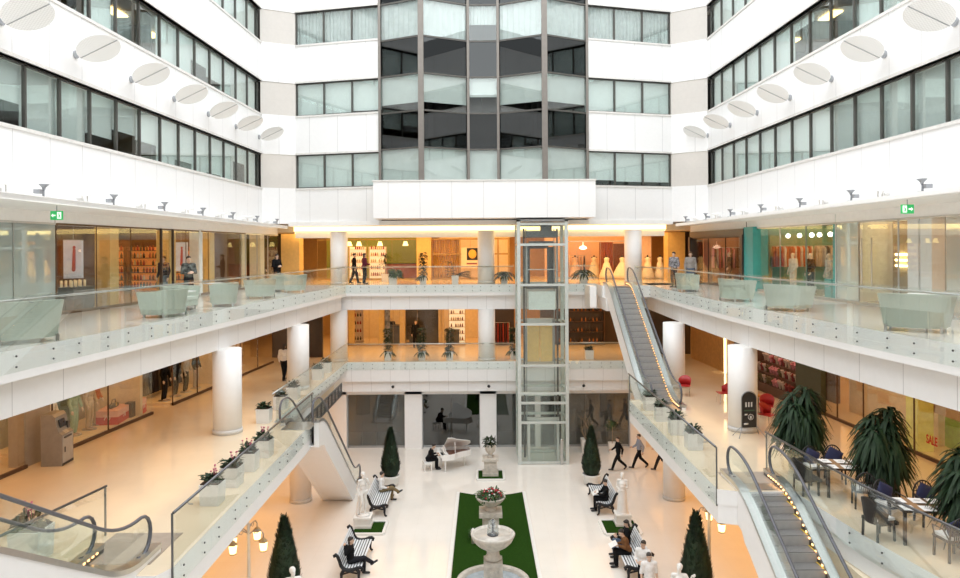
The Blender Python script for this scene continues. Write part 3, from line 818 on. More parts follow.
# ground floor ------------------------------------------------------
x, y = G(617, 470.5)
person('man in a black suit walking left in front of the grey screens', 'walk', x, y, .0, -PI/2+.1, BLK, BLK, 1, scale=1.0)
x, y = G(638, 468.5)
person('man in a grey blue shirt and black trousers striding behind the suited walker', 'walk', x, y, 0, -PI/2, BLUE, BLK, 1, topname='shirt')
person('walker half hidden under the right balcony, only legs and a shoe showing', 'walk', 9.3, 36.6, 0, -PI/2, CHAR, CHAR, 1)
bp = (-2.78, 36.92)
person('pianist in black bent over the white grand piano', 'piano', bp[0], bp[1], .0, PI/2+.25, BLK, BLK, 1)
person('person with white shirt and khaki trousers seated on the far left bench', 'cross', -4.56, 32.35, .0, PI/2, WSH, KHAKI, 1, topname='shirt', yaw=.6)
person('person dressed all in black lounging on the near left bench, legs crossed', 'cross', -4.64, 25.0, .0, PI/2, BLK, CHAR, 1, long=True, mod={'Rel':(-.30,.10,.86),'Rwr':(-.16,.16,1.08),'Rha':(.8,.2,.3)})
person('person in black reading a white paper on the far right bench', 'read', 5.45, 31.05, .0, -PI/2, BLK, BLK, 1)
person('dark haired person in a black coat and jeans on the near right bench', 'read', 5.42, 26.4, .0, -PI/2, BLK, JEAN, 1, long=True)
person('person in a brown jacket leaning forward to read on the near right bench', 'lean', 5.30, 25.6, .0, -PI/2, BROWN, BLK, 1)
person('man in a white shirt beside the near right bench, farther of the pair', 'hold', 5.36, 23.5, 0, -.5, WSH, BLK, .7, topname='shirt', yaw=-.3)
person('man in a white short sleeved shirt, nearest the camera of the pair', 'stand', 5.32, 22.55, 0, .1, WSH, BLK, .5, topname='shirt')
# papers they hold
def paper(x, y, z, rz, lab):
    m = MB(); m.M = Matrix.Rotation(.5, 4, 'X'); m.box(-.11,0,0,.21,.30,.004); m.box(.11,0,0,.21,.30,.004)
    o = obj('newspaper', m, mat('paper', (.84,.83,.80), .7), None, (x,y,z), rz); tag(o, lab, 'newspaper')
paper(4.98, 31.05, .80, -PI/2, 'white newspaper held by the reader on the far right bench')
paper(4.74, 25.6, .80, -PI/2, 'white sheets held by the reader in the brown jacket')
# upper gallery ------------------------------------------------------
person('person in black stooping by the green shop on the back gallery', 'stroll', -7.45, 41.9, L3, PI/2, BLK, BLK, 1)
person('person in a maroon top with hands raised on the back gallery', 'hold', -6.75, 41.3, L3, PI/2+.5, MAROON, BLK, 1, long=True)
person('man in a camouflage jacket holding papers by the dark brown shop', 'hold', -11.2, 27.2, L3, .7, CAMO, CHAR, 1, puff=.015)
person('person with a white shirt front seen through the glass of the dark brown shop', 'stand', -13.05, 29.2, L3, -.3, NAVY, JEAN, 1, hair=HAIRB)
person('woman in black standing by the far left shop doorway', 'hold', -10.6, 36.9, L3, .9, BLK, BLK, 1, long=True)
person('person in a black and white print top on the upper right gallery', 'stand', 9.75, 35.6, L3, -.8, FLORAL, CHAR, .7, topname='shirt', puff=.02)
person('woman with a pale scarf next to the person in the print top', 'stand', 10.4, 35.0, L3, -.2, cloth('grey', (.28,.25,.23)), JEAN, 1, hair=HAIRB, long=True)
# middle level
person('person in a white blouse and black trousers walking away on the left middle balcony', 'stroll', -9.62, 34.6, L2, PI-.2, WSH, BLK, 1, long=True, topname='blouse')
person('person in dark clothes standing inside the back shop of the middle floor', 'stand', -4.2, 45.9, L2, .2, BLK, BLK, 1)
# ================================================================== plants
LEAFD = mat('dark green leaf', (.012,.032,.010), .6, spec=.3, var=.35, scale=5); LEAFG = mat('green leaf', (.04,.09,.025), .6, spec=.3, var=.4, scale=5)
CYP = mat('cypress green', (.010,.028,.009), .7, var=.4, scale=5); GRASS = mat('green carpet grass', (.017,.050,.006), .9, spec=.05, var=.25, scale=22, bump=.6)
BARK = mat('bark', (.30,.22,.14), .8, var=.2); SOIL = mat('soil', (.05,.03,.02), .9)
RED = mat('red petals', (.45,.03,.05), .6); PINK = mat('pink petals', (.72,.35,.42), .6); POTW = mat('white pot', (.78,.77,.74), .4, var=.02)
MARB = mat('white marble', (.80,.785,.755), .45, var=.05, scale=3); STONE = mat('weathered stone', (.56,.52,.46), .7, var=.16, scale=7, bump=.3)
def leaf(m, p, d, L, w, droop, n=4, up=(0,0,1)):
    d = Vector(d).normalized(); s = d.cross(Vector(up))
    s = s.normalized() if s.length > .05 else Vector((1,0,0))
    A = []; B = []
    for i in range(n+1):
        t = i/n; c = Vector(p)+d*(L*t)+Vector((0,0,-droop*L*t*t)); q = w*.5*max(.06, sin(PI*(t*.86+.1))**.8)
        A.append(tuple(c-s*q)); B.append(tuple(c+s*q+Vector((0,0,w*.1))))
    m.quadstrip(A, B)
def bush(R, r, h, n, L, w, droop=.5, z0=0.0, seed=1):
    m = MB(); q = random.Random(seed)
    for i in range(n):
        a = q.uniform(0, 2*PI); e = q.uniform(.05, 1.35); rr = r*q.random()**.5
        p = (rr*cos(a), rr*sin(a), z0+h*q.random()*.8)
        leaf(m, p, (cos(a)*cos(e), sin(a)*cos(e), sin(e)), L*q.uniform(.7,1.2), w, droop*q.uniform(.4,1.2), 3)
    return m
def cypress(label, x, y, h, rad, pot=True, group='cone shaped cypresses'):
    r = thing('potted_cypress', label, 'plant', (x,y,0), 0, group); z0 = .50 if pot else .45
    q = random.Random(int(abs(x)*100))
    m = MB(); m.smooth = True
    m.lathe([(rad*.55,z0),(rad*.80,z0+.12*(h-z0)),(rad*.78,z0+.3*(h-z0)),(rad*.5,z0+.65*(h-z0)),(rad*.2,z0+.9*(h-z0)),(.01,h-.05)], n=14)
    m.smooth = False
    for i in range(1500):
        t = q.random()**1.15; z = z0+(h-z0)*t*.97
        pr = rad*(.62+.38*sin(min(1,t*4.5)*PI/2))*(1-t)**.82+.015
        a = q.uniform(0, 2*PI); p = (pr*.86*cos(a), pr*.86*sin(a), z)
        leaf(m, p, (cos(a)*.55, sin(a)*.55, 1.0), q.uniform(.12,.24), .065, .0, 2)
    obj('foliage', m, CYP, r, fix=False)
    m = MB(); m.tube([(0,0,.3),(0,0,z0+.3)], .04, 8); obj('trunk', m, BARK, r)
    p = MB(); p.smooth = True; p.lathe([(.27,0),(.36,.05),(.41,.42),(.44,.46),(.44,.52),(.38,.52),(.37,.44),(.02,.44)], n=24); obj('pot', p, POTW, r)
cypress('cone shaped cypress in a round white pot behind the far left bench', -4.42, 34.5, 2.78, .55)
cypress('cone shaped cypress in a round white pot behind the far right bench', 5.36, 34.5, 2.80, .55)
cypress('tall dark cypress cone standing near the left lanterns', -6.33, 22.7, 2.95, .62)
cypress('tall dark cypress cone standing near the right lanterns', 6.87, 22.7, 3.0, .62)
# ------------------------------------------------------------------ grass carpet with kerb
gp = [(-1.02,33.4),(-.5,33.15),(.0,33.0),(.44,32.95),(.9,33.0),(1.4,33.15),(1.92,33.4),(1.95,21),(-1.1,21)]
m = MB(); m.prism(gp, 0, .03); tag(obj('grass_carpet', m, GRASS), 'long strip of green grass carpet under the fountain', 'grass carpet')
m = MB()
m.bar((-1.10,33.4,.02),(-1.2,21,.02),.14,.07); obj('kerb_strip', m, POTW)['kind'] = 'structure'
m = MB(); m.bar((2.00,33.4,.02),(2.03,21,.02),.14,.07); obj('kerb_strip', m, POTW)['kind'] = 'structure'
# ------------------------------------------------------------------ fountain
f = thing('stone_fountain', 'tiered stone fountain with a round bowl standing in a basin', 'fountain', (.37,23.5,.03))
m = MB(); m.smooth = True
m.lathe([(1.02,0),(1.10,.08),(1.08,.16),(1.12,.34),(1.22,.42),(1.22,.48),(1.10,.49),(1.04,.44),(1.02,.20),(.05,.18)], n=48); obj('basin', m, STONE, f)
wm = mat('pool water', (.50,.60,.68), .06, spec=.8, var=.12, scale=5, bump=.12)
m = MB(); m.smooth = True; m.lathe([(1.03,.30),(1.03,.36)], n=40); obj('water', m, wm, f)
m = MB(); m.box(0,0,.18,.66,.66,.22); m.box(0,0,.40,.50,.50,.62); m.box(0,0,1.02,.62,.62,.14)
for a in range(4):
    c, s = round(cos(a*PI/2)), round(sin(a*PI/2))
    m.box(.27*c, .27*s, .46, .06 if c else .20, .06 if s else .20, .40, 0)
    m.box(.25*(c-s), .25*(s+c), .40, .12, .12, .62)
obj('pedestal', m, STONE, f)
m = MB(); m.smooth = True
m.lathe([(.22,1.16),(.30,1.22),(.22,1.32),(.20,1.46),(.30,1.54),(.50,1.66),(.64,1.80),(.71,1.94),(.74,2.02),(.70,2.05),(.64,2.00),(.55,1.95),(.03,1.93)], n=40); obj('bowl', m, STONE, f)
m = MB(); m.smooth = True; m.lathe([(.64,1.96),(.64,1.985)], n=36); obj('bowl_water', m, mat('bowl water', (.55,.50,.44), .06, spec=.8, var=.1), f)
m = MB(); m.smooth = True; m.lathe([(.19,1.97),(.19,2.02),(.12,2.05),(.03,2.06),(.025,2.44),(.05,2.46),(.01,2.52)], n=18); obj('nozzle', m, mat('dark bronze', (.10,.10,.11), .35, metal=.6), f)
m = MB(); m.smooth = True
m.lathe([(.20,2.02),(.19,2.25),(.15,2.42),(.06,2.50),(.03,2.48),(.12,2.40),(.17,2.24),(.18,2.02)], n=24); obj('water_bell', m, glass('water film', (.93,.95,.96), .05, haze=.06, hazecol=(.9,.93,.95)), f)
# two little white posts and hedge by the pedestal behind
u = thing('flower_urn', 'wide stone urn overflowing with red and white flowers, on a pedestal behind the fountain', 'urn', (.36,28.4,.03))
m = MB(); m.box(0,0,0,.95,.95,.12); m.box(0,0,.12,.66,.66,.72); m.box(0,0,.84,.92,.92,.16); obj('pedestal', m, STONE, u)
m = MB(); m.smooth = True; m.lathe([(.22,1.0),(.26,1.05),(.16,1.13),(.20,1.18),(.42,1.30),(.56,1.46),(.60,1.52),(.60,1.56),(.54,1.55),(.50,1.46),(.03,1.42)], n=32); obj('bowl', m, STONE, u)
m = bush(.5,.46,.30,240,.26,.07,.7,1.46,3); obj('foliage', m, LEAFG, u, fix=False)
q = random.Random(5)
for mt_, nm in ((RED,'red_flowers'),(mat('white petals', (.85,.83,.80), .6),'white_flowers')):
    m = MB()
    for i in range(34 if nm == 'red_flowers' else 12):
        a = q.uniform(0,2*PI); r = .48*q.random()**.5; m.ell((r*cos(a), r*sin(a), 1.62+.28*(1-r/.5)+q.uniform(-.03,.05)), (.045,.045,.03), 6, 4)
    obj(nm, m, mt_, u)['kind'] = 'stuff'
m = bush(.5,.30,.14,260,.13,.05,.3,.0,9)
hb = MB(); hb.box(0,0,0,1,1,.1)
for sx, lb in ((-1,'left'),(1,'right')):
    o = obj('box_hedge', bush(.3,.22,.34,220,.11,.05,.3,.02,9+sx), LEAFG, None, (.36+sx*.62,28.1,.03), fix=False); tag(o, 'small green hedge at the %s foot of the flower urn pedestal' % lb, 'hedge')
    m = MB(); m.smooth = True; m.lathe([(.07,0),(.07,.42),(.10,.46),(.06,.54),(.01,.60)], n=12); o = obj('garden_post', m, POTW, None, (.36+sx*.70,27.6,.03)); tag(o, 'small white post on the grass carpet, %s of the fountain bowl' % lb, 'post')
# far pedestal with urn
u = thing('pedestal_urn', 'stone pedestal with a leafy urn in front of the glass lift', 'urn', (.46,36.0,.06))
m = MB(); m.box(0,0,0,.80,.80,.14); m.box(0,0,.14,.64,.64,.60); m.box(0,0,.74,.84,.84,.12); m.box(0,-.33,.24,.4,.03,.38); obj('pedestal', m, STONE, u)
m = MB(); m.smooth = True; m.lathe([(.17,.86),(.19,.90),(.09,.98),(.12,1.04),(.24,1.18),(.28,1.36),(.25,1.46),(.30,1.52),(.26,1.52),(.02,1.44)], n=24); obj('urn', m, STONE, u)
obj('foliage', bush(.3,.24,.42,150,.26,.07,.6,1.46,4), LEAFD, u, fix=False)
def bed(x, y, w, d, lab):
    r = thing('grass_bed', lab, 'planting bed', (x,y,0))
    for (a, b, sx, sy) in ((0,-d/2,w,.12),(0,d/2,w,.12),(-w/2,0,.12,d-.12),(w/2,0,.12,d-.12)):
        m = MB(); m.box(a,b,0,sx,sy,.09); obj('kerb', m, POTW, r)
    m = MB(); m.box(0,0,.0,w-.13,d-.13,.06); obj('grass', m, GRASS, r)
bed(.46,35.85,1.35,1.5,'square of grass with white kerb under the pedestal urn')
bed(-4.62,29.15,1.3,1.3,'square of grass with white kerb at the left statue')
bed(5.68,29.05,1.45,1.5,'square of grass with white kerb at the right statue')
# ------------------------------------------------------------------ statues
def statue(label, x, y, rz, J, drape, ped, scale=.95, z=.06):
    p = tag(obj('statue_pedestal', MB().box(0,0,0,ped[0],ped[0],.10).box(0,0,.10,ped[0]*.9,ped[0]*.9,ped[1]-.18).box(0,0,ped[1]-.08,ped[0]*.96,ped[0]*.96,.08), MARB, None, (x,y,z), 0), 'square white pedestal under the '+label, 'pedestal')
    r = thing('marble_statue', label, 'statue', (x,y,z+ped[1]), rz, 'white marble statues'); r.scale = (scale,)*3
    obj('body', skinmesh(J, mats=MARB, voxel=.016), None, r)
    m = MB(); M = headM(J); h = J['hea']; m.ell(h+M@V((0,.03,.045)), (.092,.10,.098), 12, 8, M); m.ell(h+M@V((0,.10,.0)), (.05,.05,.05), 8, 6, M); obj('hair', bake(m, MARB, .016), None, r)
    m = MB()
    if drape:
        m.lathe([(.20,.04),(.23,.06),(.20,.5),(.185,.85),(.15,1.08),(.17,1.3),(.10,1.40)], n=16)
        for k in range(12):
            a = k*PI/6; m.tube([(.21*cos(a),.17*sin(a),.04),(.19*cos(a),.16*sin(a),.5),(.15*cos(a),.12*sin(a),1.0)], [.03,.025,.012], 6)
        m.cap((.2,0,1.38),(-.17,-.1,.92),.05,.05)
    else:
        m.cap((.16,-.06,.98),(-.16,-.02,.86),.05,.06); m.cap((-.16,.02,.9),(-.17,.08,.3),.06,.05); m.cap((-.1,.1,.8),(-.2,.1,.1),.05,.07)
    obj('drapery', bake(m, MARB, .018), None, r)
    m = MB(); m.smooth = True; m.lathe([(.27,-.0),(.27,.05)], n=20); obj('plinth', m, MARB, r)
J = pose('stand'); J.update(Lel=V((.27,-.05,1.2)), Lwr=V((.10,-.12,1.42)), Lha=V((-.5,0,1)), Rkn=V((-.12,-.12,.52)), Ran=V((-.12,.06,.12)))
statue('white marble nude statue beside the far left bench', -4.92, 29.4, .7, J, False, (.76,.42), scale=1.03)
J = pose('stand'); J.update(Lwr=V((.08,-.16,1.18)), Lha=V((-.8,-.2,.3)), Lel=V((.24,-.04,1.1)), Rwr=V((-.08,-.18,1.0)), Rha=V((.8,-.2,.2)))
statue('white marble draped statue beside the far right bench', 5.85, 29.4, -.3, J, True, (.66,.46))
J = pose('stand'); J['yaw'] = .5
statue('white marble statue by the near left cypress, only head visible', -5.5, 20.6, .3, J, True, (.86,.5), scale=1.02, z=0)
J = pose('stand'); J.update(Lwr=V((.34,-.2,1.5)), Lel=V((.30,-.1,1.28)), Lha=V((.6,-.5,.4)), yaw=-.5)
statue('white marble statue by the near right cypress, mostly cut off', 5.78, 20.75, -.2, J, True, (.86,.5), scale=1.0, z=0)
# ------------------------------------------------------------------ benches
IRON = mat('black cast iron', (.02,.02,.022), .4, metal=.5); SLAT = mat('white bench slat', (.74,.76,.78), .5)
def bench(label, x, y, rz, L=2.6):
    r = thing('park_bench', label, 'bench', (x,y,0), rz, 'slatted park benches')
    prof = [(-.40,.455),(-.30,.47),(-.20,.455),(-.10,.445),(.0,.44),(.10,.45),(.19,.49),(.245,.57),(.28,.66),(.315,.75),(.35,.84),(.39,.91)]
    fine = []
    for k in range(len(prof)-1): fine += [prof[k], ((prof[k][0]+prof[k+1][0])/2, (prof[k][1]+prof[k+1][1])/2)]
    fine.append(prof[-1])
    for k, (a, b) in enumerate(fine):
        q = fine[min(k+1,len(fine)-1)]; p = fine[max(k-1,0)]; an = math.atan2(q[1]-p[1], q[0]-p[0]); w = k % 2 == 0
        m = MB(); m.M = Matrix.Translation((0,a,b)) @ Matrix.Rotation(an, 4, 'X'); m.box(0,0,-.012 if w else -.016,L-.06,.062 if w else .034,.024 if w else .018); obj('slat', m, SLAT if w else IRON, r)  # narrow black strips added for the shade in the gaps between slats
    for sx in (-1, 1):
        m = MB(); m.smooth = True; X = sx*(L/2-.02)
        m.tube([(X,.47,.87),(X,.49,.93),(X,.44,.97),(X,.37,.90),(X,.31,.76),(X,.25,.58),(X,.16,.46),(X,.0,.42),(X,-.18,.44),(X,-.32,.50),(X,-.42,.52),(X,-.49,.47),(X,-.47,.41),(X,-.42,.42)], [.04,.05,.055,.058,.06,.065,.07,.07,.066,.06,.055,.05,.045,.035], 10)
        m.tube([(X,-.30,.46),(X,-.37,.34),(X,-.36,.18),(X,-.38,.07),(X,-.45,.03)], [.07,.058,.045,.042,.04], 10)
        m.tube([(X,.14,.45),(X,.24,.30),(X,.24,.16),(X,.30,.07),(X,.38,.03)], [.07,.058,.045,.042,.04], 10)
        m.tube([(X,-.34,.30),(X,-.05,.36),(X,.22,.28)], .03, 8)
        obj('iron_end', m, IRON, r)
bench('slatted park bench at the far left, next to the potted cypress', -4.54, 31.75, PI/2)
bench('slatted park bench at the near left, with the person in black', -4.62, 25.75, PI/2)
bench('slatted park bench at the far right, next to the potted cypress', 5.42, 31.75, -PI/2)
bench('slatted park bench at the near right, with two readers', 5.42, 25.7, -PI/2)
# ------------------------------------------------------------------ piano
PIAW = mat('white piano lacquer', (.84,.83,.81), .12, spec=.6, var=.01); PIAR = mat('red brown soundboard', (.20,.07,.035), .3)
pr = thing('grand_piano', 'white grand piano with its lid propped open', 'piano', (-2.2,37.1,0), .25); pr.scale = (.92,.94,.91)
out = [(0,-.74),(0,.74),(1.55,.74),(1.82,.60),(1.92,.30),(1.86,.02),(1.62,-.16),(1.28,-.28),(.95,-.46),(.72,-.68),(.5,-.74)]
ins = [(.38,-.66),(.38,.67),(1.52,.67),(1.75,.55),(1.84,.30),(1.78,.06),(1.58,-.09),(1.24,-.21),(.9,-.40),(.68,-.62)]
m = MB(); m.prism(out, .66, .72)
n = len(out)
for i in range(n):
    a = out[i]; b = out[(i+1) % n]
    if a[0] < .01 and b[0] < .01: continue
    m.bar((a[0],a[1],.82),(b[0],b[1],.82),.045,.32)
m.box(.36,0,.70,.05,1.44,.26); obj('case', m, PIAW, pr)
m = MB(); m.prism(ins, .80, .83); obj('soundboard', m, PIAR, pr)
lid = MB(); lp = [(x-0.0, y-.74) for x, y in out if True]
lp = [(.40,-.0),(1.55,0),(1.82,-.14),(1.92,-.44),(1.86,-.72),(1.62,-.90),(1.28,-1.02),(.95,-1.20),(.72,-1.42),(.40,-1.46)]
lid.M = Matrix.Translation((0,.74,.99)) @ Matrix.Rotation(-.62, 4, 'X'); lid.prism(lp, 0, .03); obj('lid', lid, PIAW, pr)
m = MB(); m.bar((.85,-.40,.90),(.85,-.28,1.56),.03); obj('lid_prop', m, PIAW, pr)
m = MB(); m.box(.30,0,.98,.18,1.4,.025); m.bar((.30,-.38,1.12),(.30,.38,1.12),.02,.26); obj('music_desk', m, PIAW, pr)
m = MB(); m.box(.16,0,.72,.22,1.30,.04); m.mi = 1
for k in range(52):
    if k % 7 not in (2, 6): m.box(.21,-.62+k*.0242+.012,.76,.12,.012,.012)
obj('keyboard', m, [mat('ivory keys', (.85,.84,.80), .3), BLACK], pr)
for a in (-.62, .62):
    m = MB(); m.box(.14,a,.66,.28,.22,.12); obj('key_block', m, PIAW, pr)
for (a, b) in ((.22,-.6),(.22,.6),(1.55,.34)):
    m = MB(); m.lathe([(.05,0),(.05,.06),(.04,.1),(.06,.5),(.08,.66)], a, b, n=4, a0=PI/4); obj('leg', m, PIAW, pr)
m = MB(); m.box(.35,0,.05,.06,.22,.6); m.box(.30,0,.05,.18,.26,.05); obj('pedal_lyre', m, PIAW, pr)
st = thing('piano_stool', 'small white stool under the pianist', 'stool', (-2.82,36.92,0), .25)
m = MB(); m.box(0,0,.36,.42,.62,.10); obj('seat', m, PIAW, st)
for a in (-.17,.17):
    for b in (-.26,.26):
        m = MB(); m.box(a,b,0,.05,.05,.36); obj('leg', m, PIAW, st)
# ------------------------------------------------------------------ lantern posts
LANT = mat('lantern glow', (1,.66,.30), emit=3.2)
def lamp(label, x, y, rz, arms):
    r = thing('lantern_post', label, 'lamp', (x,y,0), rz, 'lantern posts')
    m = MB(); m.smooth = True; m.lathe([(.20,0),(.20,.08),(.10,.14),(.06,.3),(.05,2.95),(.07,3.0),(.02,3.06)], n=14); obj('post', m, mat('cream lamp post', (.74,.68,.58), .4), r)
    for (dx, dy, dz) in arms:
        m = MB(); m.smooth = True
        m.tube([(0,0,2.72+dz),(dx*.4,dy*.4,2.88+dz),(dx*.8,dy*.8,2.90+dz),(dx,dy,2.80+dz),(dx,dy,2.66+dz)], .016, 6)
        m.tube([(dx*.3,dy*.3,2.85+dz),(dx*.45,dy*.45,2.76+dz),(dx*.6,dy*.6,2.80+dz),(dx*.55,dy*.55,2.88+dz)], .010, 6); obj('arm', m, GREYM, r)
        m = MB(); m.lathe([(.10,0),(.135,.27)], dx, dy, 2.28+dz, n=6); ln = obj('lantern', m, LANT, r)
        m = MB(); m.lathe([(.15,.27),(.06,.37),(.015,.40)], dx, dy, 2.28+dz, n=6); m.lathe([(.11,-.02),(.11,.01)], dx, dy, 2.28+dz, n=6)
        obj('lantern_cap', m, mat('brass lantern', (.45,.33,.18), .4, metal=.6), ln)
lamp('lantern post with four glowing lanterns under the left balcony', -7.25, 22.0, 0, [(-.52,.1,0),(-.34,-.42,-.02),(.16,.35,.1),(.50,-.12,-.05)])
lamp('lantern post with glowing lanterns beside the right near escalator', 7.55, 23.5, 0, [(-.38,-.1,0),(.12,.35,.05),(.28,-.40,-.05)])
# dim planters by the right screen
for x, lb in ((8.0,'left'),(9.6,'right')):
    pass
r = thing('potted_plant', 'bare twiggy plant in a white pot against the right grey screen', 'plant', (8.35,39.9,0))
r.location = (8.3-.1, 40.0, 0); r.location = (XD(585,40.0), 40.0, 0)
m = MB(); m.lathe([(.34,0),(.42,.75),(.36,.75),(.34,.68),(.02,.68)], n=4, a0=PI/4); obj('pot', m, POTW, r)
m = MB(); q = random.Random(2)
for i in range(14): m.tube([(0,0,.6),(q.uniform(-.3,.3),q.uniform(-.2,.2),1.2),(q.uniform(-.6,.6),q.uniform(-.3,.3),1.8+q.random()*.5)], [.02,.012,.005], 5)
obj('branches', m, BARK, r)
obj('foliage', bush(.4,.5,.9,70,.14,.05,.6,1.2,8), mat('dull leaf', (.16,.14,.07), .6, var=.3), r, fix=False)
r = thing('potted_plant', 'slim leafy plant behind the walking man in the black suit', 'plant', (XD(611,39.9),39.9,0))
m = MB(); m.lathe([(.25,0),(.30,.55),(.25,.55),(.02,.5)], n=4, a0=PI/4); obj('pot', m, POTW, r)
m = MB(); m.tube([(0,0,.4),(.02,0,1.5)], .02, 6); obj('stem', m, BARK, r)
obj('foliage', bush(.3,.2,.5,60,.32,.07,.7,1.3,12), LEAFG, r, fix=False)
# ================================================================== upper gallery seats
CHG = mat('pale green leather', (.42,.47,.40), .45, var=.02)
def armchair(label, x, y, rz, s=1.0):
    r = thing('armchair', label, 'armchair', (x,y,L3), rz, 'pale green tub armchairs'); r.scale = (s,s,s)
    # curved back shell, faces -y
    m = MB(); m.smooth = False
    A = []
    for i in range(15):
        t = PI*(i/14); X = .64*cos(t); Y = .05+.40*sin(t)**.75
        A.append((X, Y))
    path = [(.66,-.42)]+[(p[0], p[1]) for p in A]+[(-.66,-.42)]
    rs = []
    for i, (X, Y) in enumerate(path):
        d = Vector(path[min(i+1,len(path)-1)])-Vector(path[max(i-1,0)]); d.normalize(); nx, ny = -d.y, d.x
        k = .78+.05*min(1,max(0,(Y+.1)/.4))
        o = 1.0
        q = 1.12; w = .11
        rs.append([(X*.93,Y*.93,.10),(X*q,Y*q,k),((X+nx*w)*q*.98,(Y+ny*w)*q*.98,k),(X*.93+nx*w,Y*.93+ny*w,.10)])
    m.rings(rs); obj('shell', m, CHG, r)
    m = MB(); m.box(0,-.08,.14,1.08,.74,.20); obj('base', m, CHG, r)
    m = MB(); m.smooth = False; m.box(0,-.10,.345,1.06,.74,.10); obj('seat_cushion', m, mat('pale green cushion', (.56,.61,.54), .55, var=.02), r)
    for a in (-.52,.52):
        for b in (-.36,.30):
            m = MB(); m.box(a,b,0,.05,.05,.14); obj('leg', m, STEEL, r)
    return r
def round_table(label, x, y, z=L3, h=.62, rr=.42):
    r = thing('round_table', label, 'table', (x,y,z), 0, 'low white tables of the upper gallery')
    m = MB(); m.smooth = True; m.lathe([(rr-.02,h-.03),(rr,h-.02),(rr,h),(.01,h)], n=28); obj('tabletop', m, POTW, r)
    m = MB(); m.smooth = True; m.lathe([(.25,0),(.25,.015),(.035,.03),(.03,h-.03)], n=18); obj('pedestal', m, STEEL, r)
armchair('pale green tub armchair nearest the camera on the left gallery', -10.1, 15.6, -PI/2-.6, 1.12)
armchair('pale green tub armchair second along the left gallery, by the camouflage jacket', XD(166,21.6), 21.6, -PI/2-.25)
armchair('pale green tub armchair third along the left gallery', XD(224,25.7), 25.7, -PI/2+.3)
armchair('pale green tub armchair fourth along the left gallery', XD(262,29.6), 29.6, -PI/2-.15)
armchair('pale green tub armchair farthest along the left gallery', XD(296,33.8), 33.8, -PI/2+.1)
armchair('pale green tub armchair tucked behind the second one on the left gallery', XD(178,24.0), 24.0, PI/2)
armchair('pale green tub armchair facing the fourth one on the left gallery', XD(280,34.6), 34.6, PI/2)
armchair('pale green tub armchair nearest the camera on the right gallery', 10.28, 16.75, PI/2+.9, 1.08)
armchair('pale green tub armchair second along the right gallery, before the teal shop', 9.68, 22.4, PI/2+.5)
armchair('pale green tub armchair third along the right gallery, before the dark framed shop', 9.55, 26.6, PI/2+.2)
armchair('pale green tub armchair farthest along the right gallery, by the escalator', 9.5, 32.6, PI/2-.1)
round_table('low white round table behind the nearest left armchair', XD(33,17.3), 17.3, h=.74)
round_table('low white round table between the third and fourth left armchairs', XD(213,28.0), 28.0, h=.72)
round_table('low white round table behind the second left armchair', XD(182,22.9), 22.9, h=.70)
round_table('low white round table behind the nearest right armchair', XD(926,17.9), 17.9, h=.80)
round_table('low white round table beside the second right armchair', XD(799,23.0), 23.0, h=.70)
round_table('dark glass topped table at the right end of the upper gallery', XD(952,19.5), 19.5, h=.72)
# ================================================================== reflector discs and spotlights
DISC = mat('perforated white reflector', (.90,.90,.89), .5, var=.02, scale=40, seams=([(0,.07,.010,0),(1,.07,.010,0)], (.74,.74,.73)))
SPW = mat('white spot reflector', (.84,.83,.81), .4); SPG = mat('grey spotlight', (.36,.37,.39), .4, metal=.4)
words_ = ['nearest','second','third','fourth','fifth','sixth','farthest']
def disc_parts(s):
    m = MB(); m.smooth = False
    m.lathe([(.64,-.014),(.66,0),(.64,.014)], n=40)
    return m
dm = disc_parts(1).mesh('reflector', DISC)
def disc(s, i, y):
    wl = upL(y) if s < 0 else upR(y); x = wl-s*.75; z = 17.95
    r = thing('light_reflector', 'round white reflector disc held off the %s upper wall, %s of seven' % ('left' if s < 0 else 'right', words_[i]), 'reflector', (x,y,z), 0, 'reflector discs of the upper walls')
    o = bpy.data.objects.new('reflector', dm); COL.objects.link(o); o.parent = r
    n = Vector((-s*.42, -.26, -.87)).normalized()
    o.rotation_euler = n.to_track_quat('Z', 'Y').to_euler()
    m = MB(); m.tube([(s*.02,0,.04),(s*.70,0,-.18)], .022, 6); obj('arm', m, GREYM, r)
    m = MB(); m.M = Matrix.Rotation(PI/2, 4, 'Y'); m.lathe([(.13,-.03),(.13,.03)], 0, 0, 0, 14); obj('wall_plate', m, SPG, r, (s*.72,0,-.18))
    a = Vector((0,0,0)); u = Vector((0,1,0)).cross(n).normalized()
    m = MB(); m.bar(tuple(u*-.65+n*.02), tuple(u*.65+n*.02), .022); obj('rib', m, GREYM, r)
ledge_x = {-1:-10.85, 1:11.02}
def spot(s, i, y):
    x = ledge_x[s]+s*.28
    r = thing('spotlight', 'grey spotlight with an upturned funnel on the %s ledge, %s of seven' % ('left' if s < 0 else 'right', words_[i]), 'spotlight', (x,y,12.88), 0, 'grey spotlights on the ledges'); r.scale = (.46,)*3
    m = MB(); m.box(s*.16, -.16, .20, .36, .34, .24); obj('housing', m, SPG, r)
    m = MB(); m.smooth = True; m.lathe([(.04,.0),(.04,.44)], s*-.05, 0, 0, 10); m.lathe([(.06,.40),(.10,.55),(.28,.74),(.25,.74),(.08,.56)], s*-.05, 0, 0, 18); obj('funnel', m, SPG, r)
    m = MB(); m.box(-s*.02,0,0,.5,.26,.05); m.box(0,0,.05,.06,.06,.2); obj('bracket', m, SPG, r)
